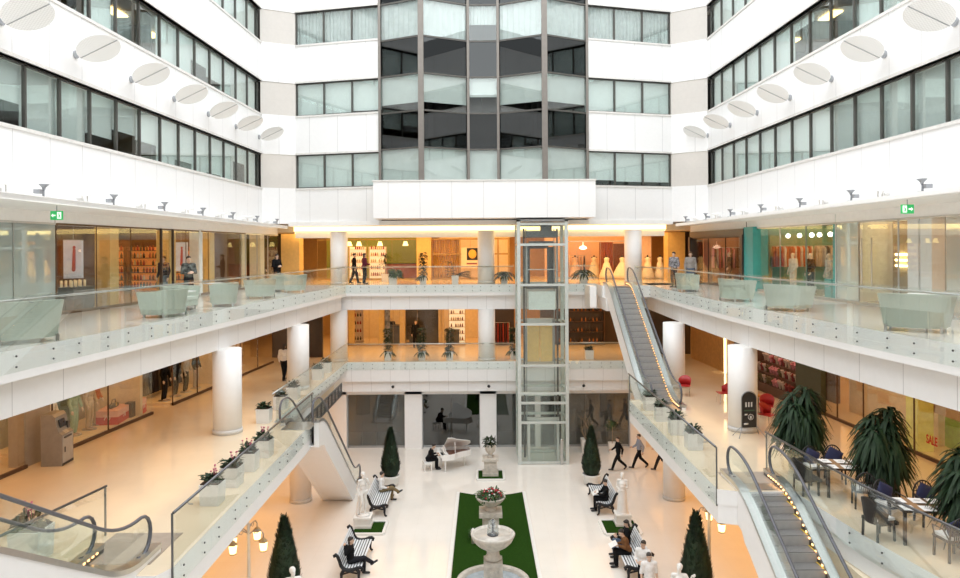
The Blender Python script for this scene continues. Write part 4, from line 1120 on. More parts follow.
def flap(s, i, y):
    x = ledge_x[s]+s*.28
    r = thing('reflector_flap', 'white tilted reflector plate on the %s ledge, %s of seven' % ('left' if s < 0 else 'right', words_[i]), 'reflector', (x,y,12.88), 0, 'white reflector plates on the ledges'); r.scale = (.66,)*3
    m = MB(); m.M = Matrix.Translation((0,0,.33)) @ Matrix.Rotation(s*-.15, 4, 'Y') @ Matrix.Rotation(.12, 4, 'X'); m.box(0,0,0,.62,.9,.03); obj('plate', m, SPW, r)
    m = MB(); m.box(0,-.2,0,.05,.05,.30); m.box(0,.2,0,.05,.05,.34); m.box(0,0,0,.3,.6,.04); obj('stand', m, SPW, r)
    m = MB(); m.box(s*.2,0,.02,.2,.28,.16); obj('lamp_box', m, SPW, r)
for s in (-1, 1):
    for i in range(7):
        y = 18.05+3.46*i
        disc(s, i, 19.2+3.33*i if s < 0 else 19.8+3.3*i); spot(s, i, y)
        l = bpy.data.lights.new('reflector_spot', 'SPOT'); l.energy = 110; l.spot_size = .55; l.spot_blend = .6; l.color = (1,.97,.92); l.shadow_soft_size = .1
        o = bpy.data.objects.new('reflector_spot', l); COL.objects.link(o); p0 = Vector((ledge_x[s]+s*.26, y, 13.42)); p1 = Vector(((upL(y) if s < 0 else upR(y))-s*.75, y+1.2, 17.95))
        o.location = p0; o.rotation_euler = (p1-p0).to_track_quat('-Z','Y').to_euler(); flap(s, i, y-1.55)
    # front lip of the ledge
    m = MB(); m.prism([(ledge_x[s],3),(ledge_x[s]-s*.0+ (-.1 if s < 0 else .13),40.3),(ledge_x[s]+s*.12,40.3),(ledge_x[s]+s*.12,3)], 12.72, 12.88); struct('trim_ledge_'+('left' if s<0 else 'right'), m, CEILM)
# exit signs
EXG = mat('exit sign green', (.03,.42,.12), .5, emit=.55); EXW = mat('exit sign white', (.9,.95,.9), .5, emit=.8)
def exit_sign(label, x, y, s):
    r = thing('exit_sign', label, 'sign', (x,y,12.36))
    m = MB(); m.box(0,0,0,.32,.05,.24); obj('case', m, EXG, r)
    m = MB(); m.tube([(0,0,.24),(0,0,.40)], .012, 6); obj('hanger', m, GREYM, r)
    m = MB(); c = s*.07
    m.bar((c+s*-.05,-.028,.12),(c+s*.02,-.028,.12),.02,.035)
    m.add([(c+s*.065,-.03,.12),(c+s*.015,-.03,.175),(c+s*.015,-.03,.065)], [(0,1,2)]); obj('arrow', m, EXW, r)
    c = -s*.08; m = MB()
    m.box(c,-.028,.03,.11,.004,.18); obj('doorway', m, EXW, r)
    m = MB(); m.cap((c,-.032,.14),(c+.01,-.032,.10),.016,.014,6); m.cap((c+.01,-.032,.10),(c+.03,-.032,.05),.010,.008,6); m.cap((c+.01,-.032,.10),(c-.03,-.032,.06),.010,.008,6); m.cap((c,-.032,.14),(c+.035,-.032,.12),.008,.007,6); m.ell((c-.005,-.032,.175),(.015,.008,.016),8,5); obj('running_figure', m, EXG, r)
exit_sign('green exit sign with an arrow pointing left, hung over the left upper gallery', XD(57,19.2), 19.2, -1)
exit_sign('green exit sign with an arrow pointing right, hung over the right upper gallery', XD(907.5,18.6), 18.6, 1)
# ================================================================== planters
def cube_planter(label, x, y, z, seed, group, size=.5, flowers=RED, h=.42, lf=LEAFD, n=90):
    r = thing('potted_plant', label, 'plant', (x,y,z), rnd.uniform(-.05,.05), group)
    p = MB(); k = size/2
    p.rings([[(-k*.92,-k*.92,0),(k*.92,-k*.92,0),(k*.92,k*.92,0),(-k*.92,k*.92,0)],[(-k,-k,size*1.05),(k,-k,size*1.05),(k,k,size*1.05),(-k,k,size*1.05)]]); obj('pot', p, POTW, r)
    m = MB(); m.box(0,0,size*1.04,size*.9,size*.9,.03); obj('soil', m, SOIL, r)
    obj('foliage', bush(.2,k*.75,h*.5,n,.19,.085,.5,size*1.05,seed), lf, r, fix=False)
    if flowers:
        m = MB(); q = random.Random(seed)
        for i in range(7):
            a = q.uniform(0,2*PI); rr = k*.8*q.random(); zz = size*1.05+h*q.uniform(.5,1.0)
            m.ell((rr*cos(a), rr*sin(a), zz), (.028,.028,.022), 6, 4); m.tube([(rr*.5*cos(a),rr*.5*sin(a),size),(rr*cos(a),rr*sin(a),zz)], .005, 4)
        obj('flowers', m, flowers, r)
    return r
for i, (x, y) in enumerate(((-6.80,17.9),(-6.78,19.25),(-6.76,20.6),(-6.74,21.95))):
    cube_planter('white cube planter with small flowering plant, left middle balcony, %s in the row' % ('nearest','second','third','fourth')[i], x, y, L2, 20+i, 'cube planters along the left middle balcony', flowers=mat('rose petals', (.50,.14,.20), .6))
for i, (px, y) in enumerate(((257,26.3),(279,28.5),(290,30.4),(318,35.0),(327,36.9))):
    cube_planter('white cube planter on the far left middle balcony, %s from the escalator' % ('first','second','third','fourth','fifth')[i], -8.05, y, L2, 40+i, 'cube planters along the far left middle balcony', flowers=None)
for i, (x, y) in enumerate(((6.75,22.5),(6.70,24.3),(6.68,26.2),(6.7,28.0))):
    cube_planter('white cube planter with dark leaves on the right middle balcony, %s in the row' % ('nearest','second','third','farthest')[i], x, y, L2, 50+i, 'cube planters along the right middle balcony', flowers=None)
cube_planter('lone large white planter behind the near left escalator', -9.35, 14.7, L2, 61, None, size=.62, flowers=mat('rose petals', (.50,.14,.20), .6), h=.6)
def tall_plant(label, x, y, z, seed, kind, group, pot=.42):
    r = thing('potted_plant', label, 'plant', (x,y,z), 0, group); k = pot/2; q = random.Random(seed)
    p = MB(); p.rings([[(-k*.85,-k*.85,0),(k*.85,-k*.85,0),(k*.85,k*.85,0),(-k*.85,k*.85,0)],[(-k,-k,pot*1.15),(k,-k,pot*1.15),(k,k,pot*1.15),(-k,k,pot*1.15)]]); obj('pot', p, POTW, r)
    m = MB()
    if kind == 'column':
        for i in range(260):
            a = q.uniform(0,2*PI); zz = pot+q.random()*1.4; leaf(m, (.08*cos(a),.08*sin(a),zz), (cos(a),sin(a),.5), .26, .09, .6, 3)
        for i in range(22):
            a = q.uniform(0,2*PI); leaf(m, (.15*cos(a),.15*sin(a),pot*1.1), (cos(a),sin(a),.2), .36, .09, 1.0, 3)
        t = MB(); t.tube([(0,0,pot*.6),(0,0,1.5)], .03, 6); obj('stem', t, BARK, r)
    elif kind == 'palm':
        for zz, n_, L in ((1.55,34,.62),(1.1,26,.5)):
            for i in range(n_):
                a = q.uniform(0,2*PI); e = q.uniform(-.2,1.2); leaf(m, (0,0,zz), (cos(a)*cos(e),sin(a)*cos(e),sin(e)), L, .05, .55, 4)
        t = MB(); t.tube([(0,0,pot*.6),(.02,0,1.1),(0,0,1.55)], .035, 6); obj('stem', t, BARK, r)
    elif kind == 'agave':
        for i in range(60):
            a = q.uniform(-.5,.6); e = q.uniform(.05,.6); leaf(m, (q.uniform(-.1,.1),0,pot), (cos(a)*cos(e),sin(a)*cos(e),sin(e)), 1.0, .10, .25, 4)
        for i in range(60):
            a = q.uniform(0,2*PI); leaf(m, (-.25+.15*cos(a),.15*sin(a),pot+q.random()*.9), (cos(a),sin(a),.4), .25, .12, .4, 3)
        t = MB(); t.tube([(0,0,pot*.6),(-.12,0,.8),(-.25,0,1.3)], .03, 6); obj('stem', t, BARK, r)
    elif kind == 'floppy':
        for i in range(120):
            a = q.uniform(0,2*PI); e = q.uniform(.3,1.4); leaf(m, (.1*cos(a),.1*sin(a),pot), (cos(a)*cos(e),sin(a)*cos(e),sin(e)), .85, .10, .75, 4)
    elif kind == 'vine':
        for i in range(150):
            a = q.uniform(0,2*PI); leaf(m, (.15*cos(a)+.1,.15*sin(a),pot+q.random()*.35), (cos(a)+.5,sin(a),.4), .38, .10, .9, 3)
    obj('foliage', m, LEAFD if kind != 'vine' else LEAFG, r, fix=False)
gU = 'plants along the back upper gallery'; gM = 'plants along the back middle balcony'
tall_plant('spiky palm in a pot before the green shop on the back gallery', XD(385,44.0), 44.0, L3, 1, 'palm', gU)
tall_plant('trailing plant in a white pot behind the back gallery glass', XD(393,40.8), 40.8, L3, 2, 'vine', gU, .5)
tall_plant('tall bushy plant in a white pot by the amber pier on the back gallery', XD(423,40.8), 40.8, L3, 3, 'column', gU)
tall_plant('agave with long leaves leaning right in a white pot on the back gallery', XD(455,40.9), 40.9, L3, 4, 'agave', gU)
tall_plant('leafy dark plant on the back gallery just left of the lift', XD(504,40.8), 40.8, L3, 5, 'floppy', gU)
tall_plant('leafy dark plant in a white pot on the back gallery just right of the lift', XD(583,40.8), 40.8, L3, 6, 'floppy', gU, .5)
tall_plant('upright dark plant in a white cube pot on the back middle balcony, leftmost', XD(387.5,40.9), 40.9, L2, 7, 'column', gM)
tall_plant('upright dark plant in a white cube pot on the back middle balcony, second from left', XD(421.5,40.9), 40.9, L2, 8, 'column', gM)
tall_plant('upright dark plant in a white cube pot on the back middle balcony, third from left', XD(449,40.9), 40.9, L2, 9, 'column', gM)
tall_plant('upright dark plant partly behind the left edge of the lift on the middle balcony', XD(513,41.2), 41.2, L2, 10, 'column', gM)
cube_planter('white pot with a low dark plant on the middle balcony right of the lift', XD(588.5,40.9), 40.9, L2, 70, gM, flowers=None)
# ================================================================== dracaena trees
def dracaena(label, x, y, h, seed, R=.8):
    r = thing('potted_tree', label, 'tree', (x,y,L2), 0, 'dracaena trees by the café'); q = random.Random(seed)
    m = MB(); m.smooth = True; m.lathe([(.30,0),(.36,.42),(.38,.45),(.33,.45),(.32,.38),(.02,.38)], n=20); obj('pot', m, mat('dark planter', (.05,.045,.04), .5), r)
    t = MB(); t.smooth = True; lf = MB()
    for c in range(4):
        a = c*PI/2+.4; bx, by = .10*cos(a), .10*sin(a); th = h-.35-.22*c
        P = [(bx,by,.3),(bx*1.5,by*1.5,th*.5),(bx*2.4,by*2.4,th)]
        t.tube(P, .045, 8)
        n = 230
        for i in range(n):
            u = q.random(); zz = lerp(max(1.0,th-1.35), th, u**.8); a2 = q.uniform(0,2*PI)
            k = (zz-.3)/(th-.3); px, py = bx*(1+1.4*k), by*(1+1.4*k)
            e = q.uniform(-.25,.7)+(.4 if u > .88 else 0)
            L = q.uniform(.55,.85)*R/.8
            leaf(lf, (px,py,zz), (cos(a2)*cos(e),sin(a2)*cos(e),sin(e)), L, .082, q.uniform(.75,1.25), 5)
    obj('trunk', t, BARK, r); obj('foliage', lf, LEAFD, r, fix=False)
    # low sprout at the base
    m = MB()
    for i in range(46):
        a2 = q.uniform(0,2*PI); leaf(m, (.1*cos(a2),.1*sin(a2),.5+q.random()*.5), (cos(a2),sin(a2),.6), .42, .09, .9, 4)
    obj('low_shoots', m, LEAFD, r, fix=False)
dracaena('tall drooping dracaena tree near the menu board column', XD(799,20.4), 20.4, 2.62, 3, .74)
dracaena('tall drooping dracaena tree between the two café tables', XD(881,17.6), 17.6, 2.62, 4, .70)
dracaena('drooping dracaena tree cut off by the right edge of the picture', 10.35, 14.9, 2.5, 5, .72)
# ================================================================== café
RATT = mat('dark rattan', (.018,.016,.015), .5); CUSH = mat('navy cushion', (.018,.022,.07), .8); WCU = mat('white seat pad', (.72,.71,.69), .7); TABW = mat('dark brown table', (.035,.02,.012), .35); RUN = mat('woven tan runner', (.30,.17,.08), .7)
def cafe_chair(label, x, y, rz, pad=True, cush=True, solid=False):
    r = thing('cafe_chair', label, 'chair', (x,y,L2), rz, 'dark café chairs')
    if solid:
        m = MB(); rs = []
        for i in range(13):
            t = PI*i/12; X = .29*cos(t); Y = .02+.27*sin(t)**.8; k = .62+.30*sin(t)
            rs.append([(X*.9,Y*.9,.36),(X*1.12,Y*1.12,k),(X*1.0,Y*1.0-.02,k),(X*.80,Y*.80-.02,.36)])
        m.rings(rs); obj('backrest', m, RATT, r)
        m = MB(); m.box(0,-.04,.36,.52,.50,.07); obj('seat', m, RATT, r)
    else:
        m = MB(); m.smooth = True
        hoop = [(.23*cos(PI*i/12), .24+.03*sin(PI*i/12), .46+.46*sin(PI*i/12)**.7) for i in range(13)]
        m.tube(hoop, .018, 6)
        for i in (3,4,5,6,7,8,9):
            m.tube([(lerp(-.12,.12,(i-3)/6)*-1,.23,.46), hoop[i]], .010, 5)
        m.tube([(-.2,.26,.68),(.2,.26,.68)], .010, 5)
        m.tube([(.23,.24,.46),(.27,.1,.66),(.26,-.2,.64),(.22,-.2,.44)], .016, 6); m.tube([(-.23,.24,.46),(-.27,.1,.66),(-.26,-.2,.64),(-.22,-.2,.44)], .016, 6)
        obj('backrest', m, RATT, r)
        m = MB(); m.box(0,0,.40,.48,.48,.05); obj('seat', m, RATT, r)
    for a in (-.21,.21):
        for b in (-.2,.2):
            m = MB(); m.bar((a*1.05,b*1.05,0),(a,b,.41),.04); obj('leg', m, RATT, r)
    if pad:
        m = MB(); m.box(0,-.01,.45,.43,.43,.05); obj('seat_pad', m, WCU, r)
    if cush:
        m = MB(); m.smooth = True; m.M = Matrix.Translation((0,.13,.66)) @ Matrix.Rotation(-.25,4,'X') @ Matrix.Rotation(PI/4*.6,4,'Y')
        rs = []
        for k in range(7):
            v = -1+2*k/6; hw_ = .19*(1-.06*abs(v)); th = .065*math.sqrt(max(.03,1-v*v*.92)); z = v*.19
            rs.append([(hw_*cos(2*PI*j/16)*(1.05 if True else 1), th*sin(2*PI*j/16), z) for j in range(16)])
        m.rings(rs); c = tag(obj('cushion', m, CUSH, None, (x,y,L2), rz), 'navy cushion on the '+label, 'cushion', 'navy cushions on the café chairs')
def cafe_table(label, x, y, rz, w=1.5, d=.85, which=''):
    r = thing('cafe_table', label, 'table', (x,y,L2), rz, 'café tables')
    m = MB(); m.box(0,0,.71,w,d,.04); obj('tabletop', m, TABW, r)
    for a in (-w/2+.06,w/2-.06):
        for b in (-d/2+.06,d/2-.06):
            m = MB(); m.box(a,b,0,.06,.06,.71); obj('leg', m, TABW, r)
    c, s = cos(rz), sin(rz)
    for i, a in enumerate((-w*.25, w*.25)):
        m = MB(); m.box(0,0,0,.22,d*.98,.006); o = obj('table_runner', m, RUN, None, (x+a*c,y+a*s,L2+.75), rz); tag(o, 'woven tan runner across the %s, %s half' % (which, ('left','right')[i]), 'table runner', 'tan table runners')
        for j, b in enumerate((-.24,.24)):
            for k, e in enumerate((-.19, .19)):
                X = a+e*1.05; 
                m = MB(); m.box(0,0,0,.27,.32,.004); m.mi = 1
                for kk in range(10): t = kk*2*PI/10; m.box(.05*cos(t),.05*sin(t),.004,.02,.02,.001)
                m.box(0,0,.004,.05,.03,.001)
                o = obj('placemat', m, [mat('white paper mat', (.82,.81,.79), .6), mat('grey print', (.35,.34,.33), .6)], None, (x+X*c-b*s,y+X*s+b*c,L2+.7565), rz+.0)
                tag(o, 'white paper placemat on the %s, %s side, %s' % (which, ('near','far')[j], ('first from left','second from left','third from left','last from left')[i*2+k]), 'placemat', 'white placemats on the café tables')
t1 = (XD(850,18.3), 18.3); t2 = (XD(929,15.4), 15.4)
cafe_table('dark wooden café table with white placemats, the farther one', t1[0], t1[1], -.12, which='farther café table')
cafe_table('dark wooden café table with white placemats, the nearer one', t2[0], t2[1], -.12, which='nearer café table')
cafe_chair('café chair behind the farther table, left of tree', t1[0]-.55, t1[1]+.85, .1)
cafe_chair('café chair behind the farther table, backed to the shops', t1[0]+.05, t1[1]+.95, -.25)
cafe_chair('rounded café chair at the left end of the farther table', t1[0]-1.15, t1[1]+.05, PI/2+.1, False, False, True)
cafe_chair('café chair in front of the farther table', t1[0]-.20, t1[1]-.95, PI-.3, True, False)
cafe_chair('rounded café chair before the farther table, by the glass', t1[0]+.45, t1[1]-.80, PI+.6, True, True, True)
cafe_chair('café chair behind the nearer table, left side', t2[0]-.35, t2[1]+.95, .25)
cafe_chair('café chair behind the nearer table, at the tree foot', t2[0]+.5, t2[1]+.85, -.1)
cafe_chair('café chair in front of the nearer table, cushion showing', t2[0]-.18, t2[1]-.95, PI+.1)
cafe_chair('rounded café chair at the left end of the nearer table', t2[0]-1.08, t2[1]+.1, PI/2+.2, True, False, True)
cafe_chair('café chair in front of the nearer table at the picture edge', t2[0]+.60, t2[1]-.85, PI-.2)
# red café seats
REDC = mat('red chair shell', (.42,.02,.02), .4)
def red_chair(label, x, y, rz, s=1):
    r = thing('red_chair', label, 'chair', (x,y,L2), rz, 'red café chairs')
    m = MB(); m.smooth = True; rs = []
    for i in range(11):
        t = PI*i/10; X = .25*cos(t); Y = .0+.24*sin(t)**.8; k = .66+.18*sin(t)
        rs.append([(X*.9,Y*.9,.43),(X*1.08,Y*1.08,k),(X*1.0,Y*1.0-.01,k),(X*.82,Y*.82-.01,.43)])
    m.rings(rs); obj('backrest', m, REDC, r)
    m = MB(); m.box(0,-.02,.42,.46,.46,.03); obj('seat', m, REDC, r)
    for a in (-.2,.2):
        for b in (-.2,.2):
            m = MB(); m.tube([(a*1.15,b*1.15,0),(a,b,.43)], .014, 6); obj('leg', m, CHROME, r)
red_chair('red chair beside the glass at the foot of the rising escalator', XD(684,30.6), 30.6, -.4)
red_chair('wire legged chair in the open floor right of the round column', XD(723,29.0), 29.0, -PI/2)
red_chair('red chair at the round café table behind the menu board', XD(766,26.6), 26.6, -.4)
red_chair('red chair nearest the dracaena by the round café table', XD(766,25.2), 25.2, .6)
r = thing('bistro_table', 'round wooden café table behind the menu board column', 'table', (XD(757,27.2), 27.2, L2))
m = MB(); m.smooth = True; m.lathe([(.36,.70),(.38,.72),(.38,.74),(.01,.74)], n=24); obj('tabletop', m, mat('orange wood', (.45,.20,.06), .35), r)
m = MB(); m.smooth = True; m.lathe([(.22,0),(.22,.02),(.03,.04),(.03,.7)], n=14); obj('pedestal', m, STEEL, r)
# menu board
r = thing('menu_board', 'arched black menu board on thin metal legs in front of the column', 'sign', (XD(748,23.9), 23.9, L2), .15)
m = MB(); pts = [(-.25,.30),(.25,.30),(.25,1.28)]+[(.25*cos(PI*i/10), 1.28+.22*sin(PI*i/10)) for i in range(1,10)]+[(-.25,1.28)]
m.rings([[(p[0],-.02,p[1]) for p in pts],[(p[0],.02,p[1]) for p in pts]]); obj('board', m, mat('blackboard', (.02,.02,.02), .5), r)
m = MB(); m.smooth = True; m.tube([(-.27,0,.3),(-.27,0,1.28)]+[(.27*-cos(PI*i/10),0,1.28+.24*sin(PI*i/10)) for i in range(1,10)]+[(.27,0,1.28),(.27,0,.3)], .014, 6); obj('frame', m, GREYM, r)
for s in (-1, 1):
    for t in (-1, 1):
        m = MB(); m.smooth = True; m.tube([(s*.26,0,.34),(s*.34,t*.10,.22),(s*.48,t*.22,0)], .014, 6); obj('leg', m, GREYM, r)
m = MB(); m.box(0,-.024,.86,.38,.004,.04); m.mi = 1
for a in (-.12,-.02,.08): m.box(a,-.026,1.0,.05,.004,.16)
m.smooth = True
for i in range(12): t = 2*PI*i/12; m.box(.05+.09*cos(t),-.026,.64+.09*sin(t),.03,.004,.03)
m.box(.05,-.026,.60,.06,.004,.09); m.box(-.12,-.026,.40,.16,.004,.06); m.box(-.12,-.026,.72,.10,.004,.05)
obj('chalk_drawing', m, [mat('green board strip', (.05,.10,.06), .5), mat('chalk', (.62,.62,.60), .7)], r)
# cash machine
r = thing('cash_machine', 'grey and steel cash machine standing against the left middle shopfront', 'cash machine', (-12.78, 21.35, L2), PI/2+.08)
m = MB(); prof = [(.30,0),(.30,1.52),(-.02,1.52),(-.10,1.44),(-.14,1.2),(-.22,.98),(-.30,.92),(-.30,0)]
m.rings([[(-.34,p[0],p[1]) for p in prof],[(.34,p[0],p[1]) for p in prof]]); obj('cabinet', m, mat('machine grey', (.30,.29,.28), .4, metal=.4), r)
m = MB(); m.box(0,.0,.08,.60,.612,.80); obj('front_panel', m, mat('machine silver', (.50,.49,.47), .35, metal=.5), r)
m = MB(); m.M = Matrix.Translation((-.04,-.165,1.22)) @ Matrix.Rotation(-.24,4,'X'); m.box(0,0,-.11,.34,.02,.24); obj('screen', m, mat('dark screen', (.03,.035,.05), .15), r)
m = MB(); m.M = Matrix.Translation((0,-.26,.96)) @ Matrix.Rotation(-.9,4,'X')
for a in range(4):
    for b in range(3): m.box(-.1+a*.06,0,-.05+b*.05,.045,.012,.035)
obj('keypad', m, STEEL, r)
m = MB(); m.box(-.02,-.31,.80,.40,.05,.05); obj('cash_slot', m, mat('dark slot', (.05,.05,.055), .3), r)
m = MB(); m.box(.24,-.19,1.02,.12,.06,.2); obj('card_reader', m, mat('dark slot', (.05,.05,.055), .3), r)
m = MB(); m.box(-.18,-.312,.38,.05,.012,.16); obj('lock_plate', m, BLACK, r)
m = MB(); m.box(0,0,0,.66,.62,.07); obj('plinth', m, BLACK, r)
# ================================================================== shop fronts and their goods
BRN = mat('dark brown wall', (.10,.05,.025), .6, var=.1); AMB = mat('amber pier', (.66,.45,.16), .5); TEAL = mat('teal panel', (.05,.34,.32), .45); PALE = mat('pale shop wall', (.74,.77,.74), .6)
GRN = mat('green shop wall', (.22,.28,.05), .6); CRM = mat('cream shop wall', (.78,.66,.46), .6); WOODO = mat('orange wood panel', (.48,.26,.09), .4, var=.12, seams=([(1,1.5,.02,0)], (.2,.1,.04))); ESP = mat('espresso frame', (.045,.03,.022), .35)
GOLD = mat('gold curtain', (.55,.32,.08), .6, var=.12, scale=3); PINKW = mat('blush wall', (.78,.55,.42), .6); OLIVE = mat('yellow green wall', (.34,.58,.12), .6, var=.15)
T3 = 12.4; T2 = 7.95
# --- upper left
front(fl(shopL,15,22.2), L3, T3, HAZEG); front(fl(shopL,22.2,36.5), L3, T3, SHOPG, mat('bronze joint', (.16,.10,.05), .4, metal=.5), 2.0, .03); front(fl(shopL,36.5,41), L3, T3, SHOPG, STEEL, 1.5)
def sw(nm, fn, y0, y1, dx, z0, z1, mt, th=.2): return wallseg(nm, (fn(y0)+dx,y0), (fn(y1)+dx,y1), z0, z1, mt, th)
sw('wall_pale_screen', shopL, 14, 22.1, -.7, L3, T3, PALE)
for y in (16.4,19.4,20.9,22.0): m = MB(); m.box(shopL(y)-.42, y, L3, .4, .5, 2.9); struct('column', m, WHITE)
sw('wall_brown_shop', shopL, 22, 36, -6.8, L3, T3+.4, BRN)
m = MB(); m.box(shopL(22.2)-3.4, 22.25, L3, 6.8, .15, 3.2); struct('wall_brown_shop_end', m, BRN)
m = MB(); m.box(shopL(36)-3.5, 36.1, L3, 6.8, .2, 3.2); struct('wall_brown_partition', m, BRN)
for y in (25.9,30.0,33.6): m = MB(); m.box(shopL(y)-.65, y, L3, .55, .62, 2.95); struct('column', m, AMB)
m = MB(); m.box(shopL(31.6)-.2, 31.7, L3, .45, .35, 2.95); struct('column', m, PALE)
for y in (28.3,29.2): m = MB(); m.box(shopL(y)+.05, y, L3, .09, .07, 2.9); struct('trim_door_post', m, ESP)
for y in (36.6,39.0): m = MB(); m.box(shopL(y)-.4, y, L3, .6, .7, 2.95); struct('column', m, CRM)
m = MB(); m.box(-11.45, 43.2, L3, 1.1, 1.0, 3.0); struct('column', m, AMB)
m = MB(); m.box(-13.6, 45.5, L3, 3.4, .2, 3.1); struct('wall_dark_passage', m, ESP)
sw('wall_cosmetics', shopL, 36.2, 41, -3.2, L3, T3+.4, CRM)
# --- upper right
front(fl(shopR,15,20.4), L3, T3, HAZEG); front(fl(shopR,20.4,24.6), L3, T3, SHOPG); front(fl(shopR,24.6,26), L3, T3, HAZEG); front(fl(shopR,26,32.4), L3, T3, SHOPG, STEEL, 2.1); front(fl(shopR,33.7,40.6), L3, T3-.35, SHOPG, ESP, 2.3)
sw('wall_grey_screen', shopR, 14, 26, 3.2, L3, T3, PALE)
for y in (17.8,21.6,22.2,25.9): m = MB(); m.box(shopR(y)+.5, y, L3, .5, .55, 2.9); struct('column', m, WHITE)
sw('wall_taupe', shopR, 20.4, 25.6, 1.9, L3, T3, mat('taupe wall', (.36,.30,.24), .6))
m = MB(); m.box(shopR(26.1)+2.2, 26.2, L3, 4.4, .15, 3.2); struct('wall_teal_partition', m, TEAL)
m = MB(); m.box(shopR(26.1)+2.2, 26.06, L3, 4.4, .08, 3.2); struct('wall_pale_partition', m, PALE)
m = MB(); m.box(shopR(33)+.2, 33.05, L3, .7, 1.15, 2.95); struct('column', m, TEAL)
sw('wall_teal_shop', shopR, 26, 33, 4.4, L3, T3+.4, mat('teal grey wall', (.18,.30,.25), .6))
m = MB(); m.box(shopR(33.6)+2.2, 33.6, L3, 4.4, .15, 3.2); struct('wall_dark_partition', m, ESP)
m = MB(); m.prism([(shopR(33.6)-.15,33.6),(shopR(40.7)-.15,40.7),(shopR(40.7)+.25,40.7),(shopR(33.6)+.25,33.6)], T3-.35, T3); m.box(shopR(33.75), 33.75, L3, .4, .3, 2.6); m.box(shopR(40.7), 40.7, L3, .4, .3, 2.6); struct('trim_espresso_frame', m, ESP)
sw('wall_pink_shop', shopR, 33.6, 41, 4.2, L3, T3+.4, mat('rose brown wall', (.40,.20,.14), .6))
m = MB(); m.box(12.4, 45.2, L3, 1.1, 1.0, 3.0); struct('column', m, AMB)
m = MB(); m.box(14.6, 45.9, L3, 3.2, .2, 3.1); struct('wall_dark_passage', m, ESP)
for y in (23.7,24.25):
    m = MB(); m.smooth = True; X = shopR(y)-.12; m.tube([(X,y,L3+.5),(X,y,L3+2.3)], .02, 8); m.tube([(X,y,L3+.7),(X+.1,y,L3+.7)], .012, 6); m.tube([(X,y,L3+2.1),(X+.1,y,L3+2.1)], .012, 6)
    struct('door_pull', m, STEEL)
for k in range(3):
    m = MB(); m.box(0,0,0,.06,.62,.07); tag(obj('wall_light', m, mat('strip glow', (1,.80,.35), emit=8), None, (shopR(24.4)+1.68, 25.0, L3+1.28+k*.2)), 'glowing strip light on the taupe wall behind the glass, %s of three' % ('lowest','middle','top')[k], 'wall light', 'strip lights on the taupe wall')
# --- upper back
xs = [-10.8,-9.0,-7.2,-5.4,-4.2]
front([(-10.8,YS),(-4.2,YS)], L3, 12.2, SHOPG, mat('gold frame', (.40,.26,.10), .4, metal=.5), 1.7)
m = MB(); m.box(-3.7, YS, L3, .95, .8, 3.0); struct('column', m, AMB)
m = MB(); fr = []
for k in range(41):
    x = -3.2+1.9*k/40; yy = YS+.25+.06*sin(k*1.7); fr.append([(x,yy,L3+.05),(x,yy,12.15),(x,yy+.03,12.15),(x,yy+.03,L3+.05)])
m.rings(fr); tag(obj('curtain', m, GOLD), 'pleated gold curtain behind the back gallery glass', 'curtain')
front([(-3.2,YS),(1.9,YS)], L3, 12.2, SHOPG, mat('gold frame', (.40,.26,.10), .4, metal=.5), 1.3)
m = MB()
for z in (11.2,12.2): m.box(-.65, YS-.04, z-.08, 5.1, .1, .10)
for x in (-1.35,-.1,1.2,1.9): m.box(x, YS-.04, L3, .12, .12, 2.75)
struct('trim_wood_doors', m, mat('gold frame', (.40,.26,.10), .4, metal=.5))
front([(4.8,YS),(9.6,YS)], L3, 12.0, SHOPG, STEEL, 1.6)
m = MB(); m.box(10.6, YS+.2, L3, 1.6, .2, 3.0); struct('wall_bridal_end', m, PINKW)
m = MB(); m.box(7.8, 50.5, L3, 6.4, .2, 3.0); struct('wall_bridal', m, PINKW)
m = MB(); m.box(-7.4, 50.4, L3, 7.0, .2, 3.0); struct('wall_green_shop', m, GRN)
m = MB(); m.box(-.4, 50.4, L3, 5.0, .2, 3.0); struct('wall_gold_shop', m, CRM)
m = MB(); fr = []
for k in range(21):
    x = 8.0+.9*k/20; yy = YS+.5+.05*sin(k*2.1); fr.append([(x,yy,L3+.05),(x,yy,11.9),(x,yy+.03,11.9),(x,yy+.03,L3+.05)])
m.rings(fr); tag(obj('curtain', m, mat('dusky red curtain', (.40,.12,.08), .7, var=.1)), 'dusky red curtain between the bridal gowns and the dark doorway', 'curtain')
m = MB(); m.box(9.4, YS+.3, L3, 1.0, .1, 2.3); tag(obj('shop_door', m, mat('dark red door', (.16,.05,.03), .5)), 'dark red brown door beside the red curtain on the back gallery', 'door')
# framed poster
r = thing('poster', 'poster with an orange leaf shape on black in the back gallery window', 'poster', (XD(470,46.8), 46.75, L3+.75))
m = MB(); m.box(0,0,0,1.15,.04,1.35); obj('sheet', m, mat('pink cream card', (.80,.62,.45), .6), r)
m = MB(); m.box(.18,-.025,.52,.78,.012,.80); obj('dark_panel', m, BLACK, r)
m = MB(); m.smooth = True; m.ell((.16,-.035,.92),(.27,.012,.30),10,8); obj('leaf_shape', m, mat('orange gold', (.75,.40,.06), .5), r)
m = MB(); m.box(.12,-.025,.24,.7,.01,.10); obj('caption_bar', m, mat('plum bar', (.25,.08,.10), .5), r)
